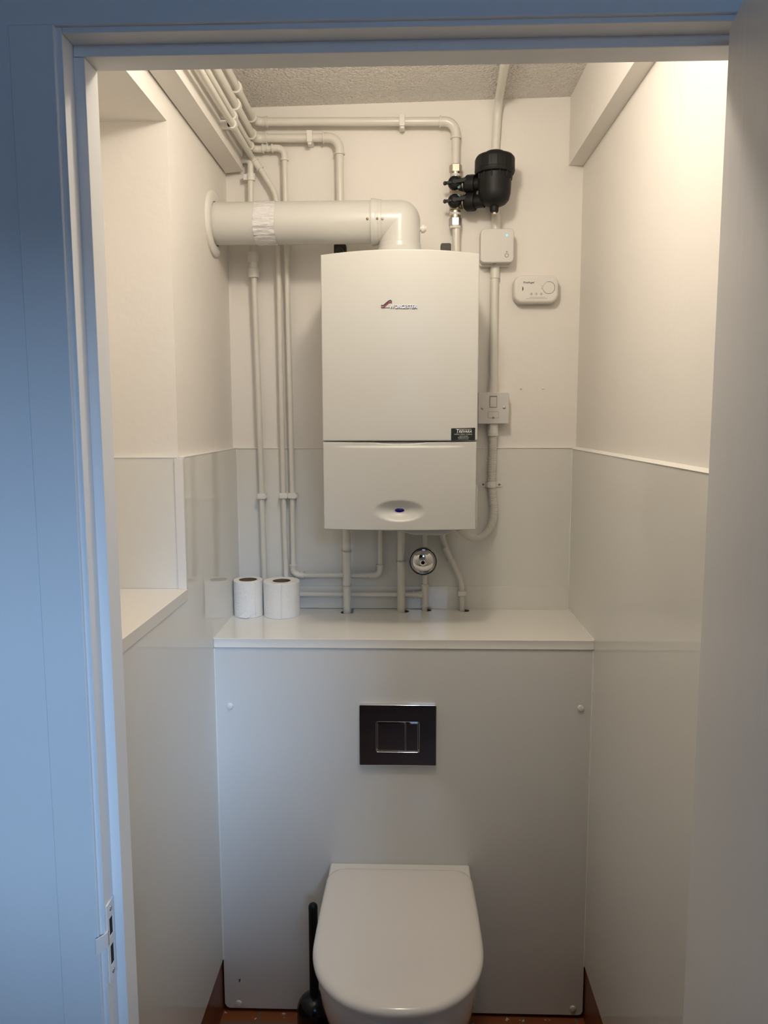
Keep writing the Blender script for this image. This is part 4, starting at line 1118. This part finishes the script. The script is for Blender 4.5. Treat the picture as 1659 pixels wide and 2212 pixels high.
# carbon monoxide alarm
f0, f1 = (0.3108, -0.0360, 2.1351), (0.4444, -0.0360, 2.0539)
acx, acz, aw, ah_ = (f0[0] + f1[0]) / 2, (f0[2] + f1[2]) / 2, f1[0] - f0[0], f0[2] - f1[2]
al = thing('carbon_monoxide_alarm', 'rounded white carbon monoxide alarm on the wall', 'alarm', (acx, 0, acz - ah_ / 2))
MB().prism(rrect(acx, acz, aw, ah_, 0.026, 12), -0.006, -0.036, bevel=0.009, seg=6).build('case', 'white_plastic', al)
MB().prism(rrect(acx, acz, aw * 0.9, ah_ * 0.86, 0.02, 8), -0.0003, -0.007).build('wall_plate', 'white_plastic', al)
ya = -0.0361
n0, n1_ = (0.3385, -0.0361, 2.1106), (0.3719, -0.0361, 2.1103)
text(al, 'brand_lettering', 'FireAngel', 0.0078, (n0[0], ya - 0.0001, n0[2]), 'print', width=(n1_[0] - n0[0]), shear=0.25, extrude=0.0001, bold=0.00012)
tq = (0.4146, -0.0361, 2.0976)
tr_ = 0.0175
tbm = MB(); tbm.tube([(tq[0] + tr_ * math.cos(R(a)), ya, tq[2] + tr_ * math.sin(R(a))) for a in range(-155, 104, 6)], 0.00055, 6); tbm.build('button_arc', 'print', al)
tbm = MB(); tbm.tube([(tq[0] + tr_ * math.cos(R(a)), ya + 0.0001, tq[2] + tr_ * math.sin(R(a))) for a in range(103, 206, 6)], 0.00035, 6); tbm.build('button_seam', 'print_grey', al)
cq = (0.3369, -0.0361, 2.0951)
MB().prism([(cq[0] - 0.0012 + 0.004 * math.cos(R(a)), cq[2] + 0.0065 * math.sin(R(a))) for a in range(-80, 81, 10)] + [(cq[0] - 0.0012 + 0.0012 * math.cos(R(a)), cq[2] + 0.0065 * math.sin(R(a))) for a in range(80, -81, -10)], ya + 0.0003, ya - 0.0002).build('vent_slot', 'hole', al)
for (u, q) in ((0, (0.3636, -0.0361, 2.0799)), (1, (0.3778, -0.0361, 2.0798)), (2, (0.3925, -0.0361, 2.0797))):
    im = MB(); im.tube([(q[0] + 0.0031 * math.cos(2 * PI * k / 20), ya, q[2] + 0.0031 * math.sin(2 * PI * k / 20)) for k in range(21)], 0.0004, 6)
    im.box(q[0] - 0.0004, q[0] + 0.0004, ya - 0.0001, ya + 0.0001, q[2] - 0.0016, q[2] + 0.0016)
    if u != 1: im.box(q[0] - 0.0016, q[0] + 0.0016, ya - 0.0001, ya + 0.0001, q[2] - 0.0005, q[2] + 0.0004)
    im.build('symbol', 'print_grey', al)
for (q0, q1) in (((0.3577, -0.0361, 2.0702), (0.4027, -0.0361, 2.0699)), ((0.3482, -0.0361, 2.0664), (0.4110, -0.0361, 2.0660))):
    MB().box(q0[0], q1[0], ya - 0.0001, ya + 0.0002, q0[2] - 0.00035, q0[2] + 0.00035).build('small_print', 'print_grey', al)
for (q0, q1) in (((0.3942, -0.0361, 2.1044), (0.3943, -0.0361, 2.1011)), ((0.3943, -0.0361, 2.0984), (0.3944, -0.0361, 2.0931))):
    MB().box(q0[0] - 0.0006, q0[0] + 0.0006, ya - 0.0001, ya + 0.0002, q1[2], q0[2]).build('small_print', 'print_grey', al)

# two small screw stubs left in the plaster
for (q, lbl) in (((0.3428, 0.0000, 1.8048), 'tiny painted wall plug stub nearer the fused spur'), ((0.4089, 0.0000, 1.8045), 'tiny painted wall plug stub farther from the fused spur')):
    o = MB().lathe([(0.0032, 0.0005), (0.0028, -0.003), (0.0012, -0.0045), (0.0001, -0.0045)], (q[0], 0.0, q[2]), axis='Y', seg=12).build('wall_plug', 'plaster')
    tag(o, lbl, 'wall plug', 'wall plugs beside the boiler')

# ----------------------------------------------------------------------------- light
def point(name, loc, watts, col, rad):
    l = bpy.data.lights.new(name, 'POINT'); l.energy = watts; l.color = col; l.shadow_soft_size = rad
    o = bpy.data.objects.new(name, l); COL.objects.link(o); o.location = loc; return o
point('ceiling_lamp_light', (0.0, -1.02, 2.52), 12.0, (1.0, 0.90, 0.765), 0.055)
# daylight: a patch of sky seen through the high window at the far end of the hall
ar_ = bpy.data.lights.new('sky_patch', 'AREA'); ar_.shape = 'RECTANGLE'; ar_.size = 2.6; ar_.size_y = 1.4
ar_.energy = 770.0; ar_.color = (0.39, 0.63, 1.0)
ao = bpy.data.objects.new('sky_patch', ar_); COL.objects.link(ao); ao.location = (2.9, -12.2, 5.2)
ao.rotation_euler = (R(90 - 19), 0, R(17))

w = bpy.data.worlds.new('world'); SC.world = w; w.use_nodes = True
w.node_tree.nodes['Background'].inputs['Color'].default_value = (0.35, 0.55, 0.9, 1)
w.node_tree.nodes['Background'].inputs['Strength'].default_value = 4.6

# ----------------------------------------------------------------------------- camera
cam = bpy.data.cameras.new('camera'); co_ = bpy.data.objects.new('camera', cam); COL.objects.link(co_)
cam.sensor_fit = 'VERTICAL'; cam.sensor_height = 24.0; cam.lens = 18.1827; cam.clip_start = 0.05
m4 = [[0.999503, -0.001112, 0.03151, 0.0], [0.031419, 0.118937, -0.992405, -2.408647], [-0.002644, 0.992901, 0.118913, 1.712866]]
co_.matrix_world = Matrix((*m4, (0, 0, 0, 1)))
SC.camera = co_
SC.view_settings.view_transform = 'Standard'
SC.view_settings.look = 'None'
SC.view_settings.gamma = 1.0
SC.view_settings.use_curve_mapping = False
SC.view_settings.exposure = 0.14
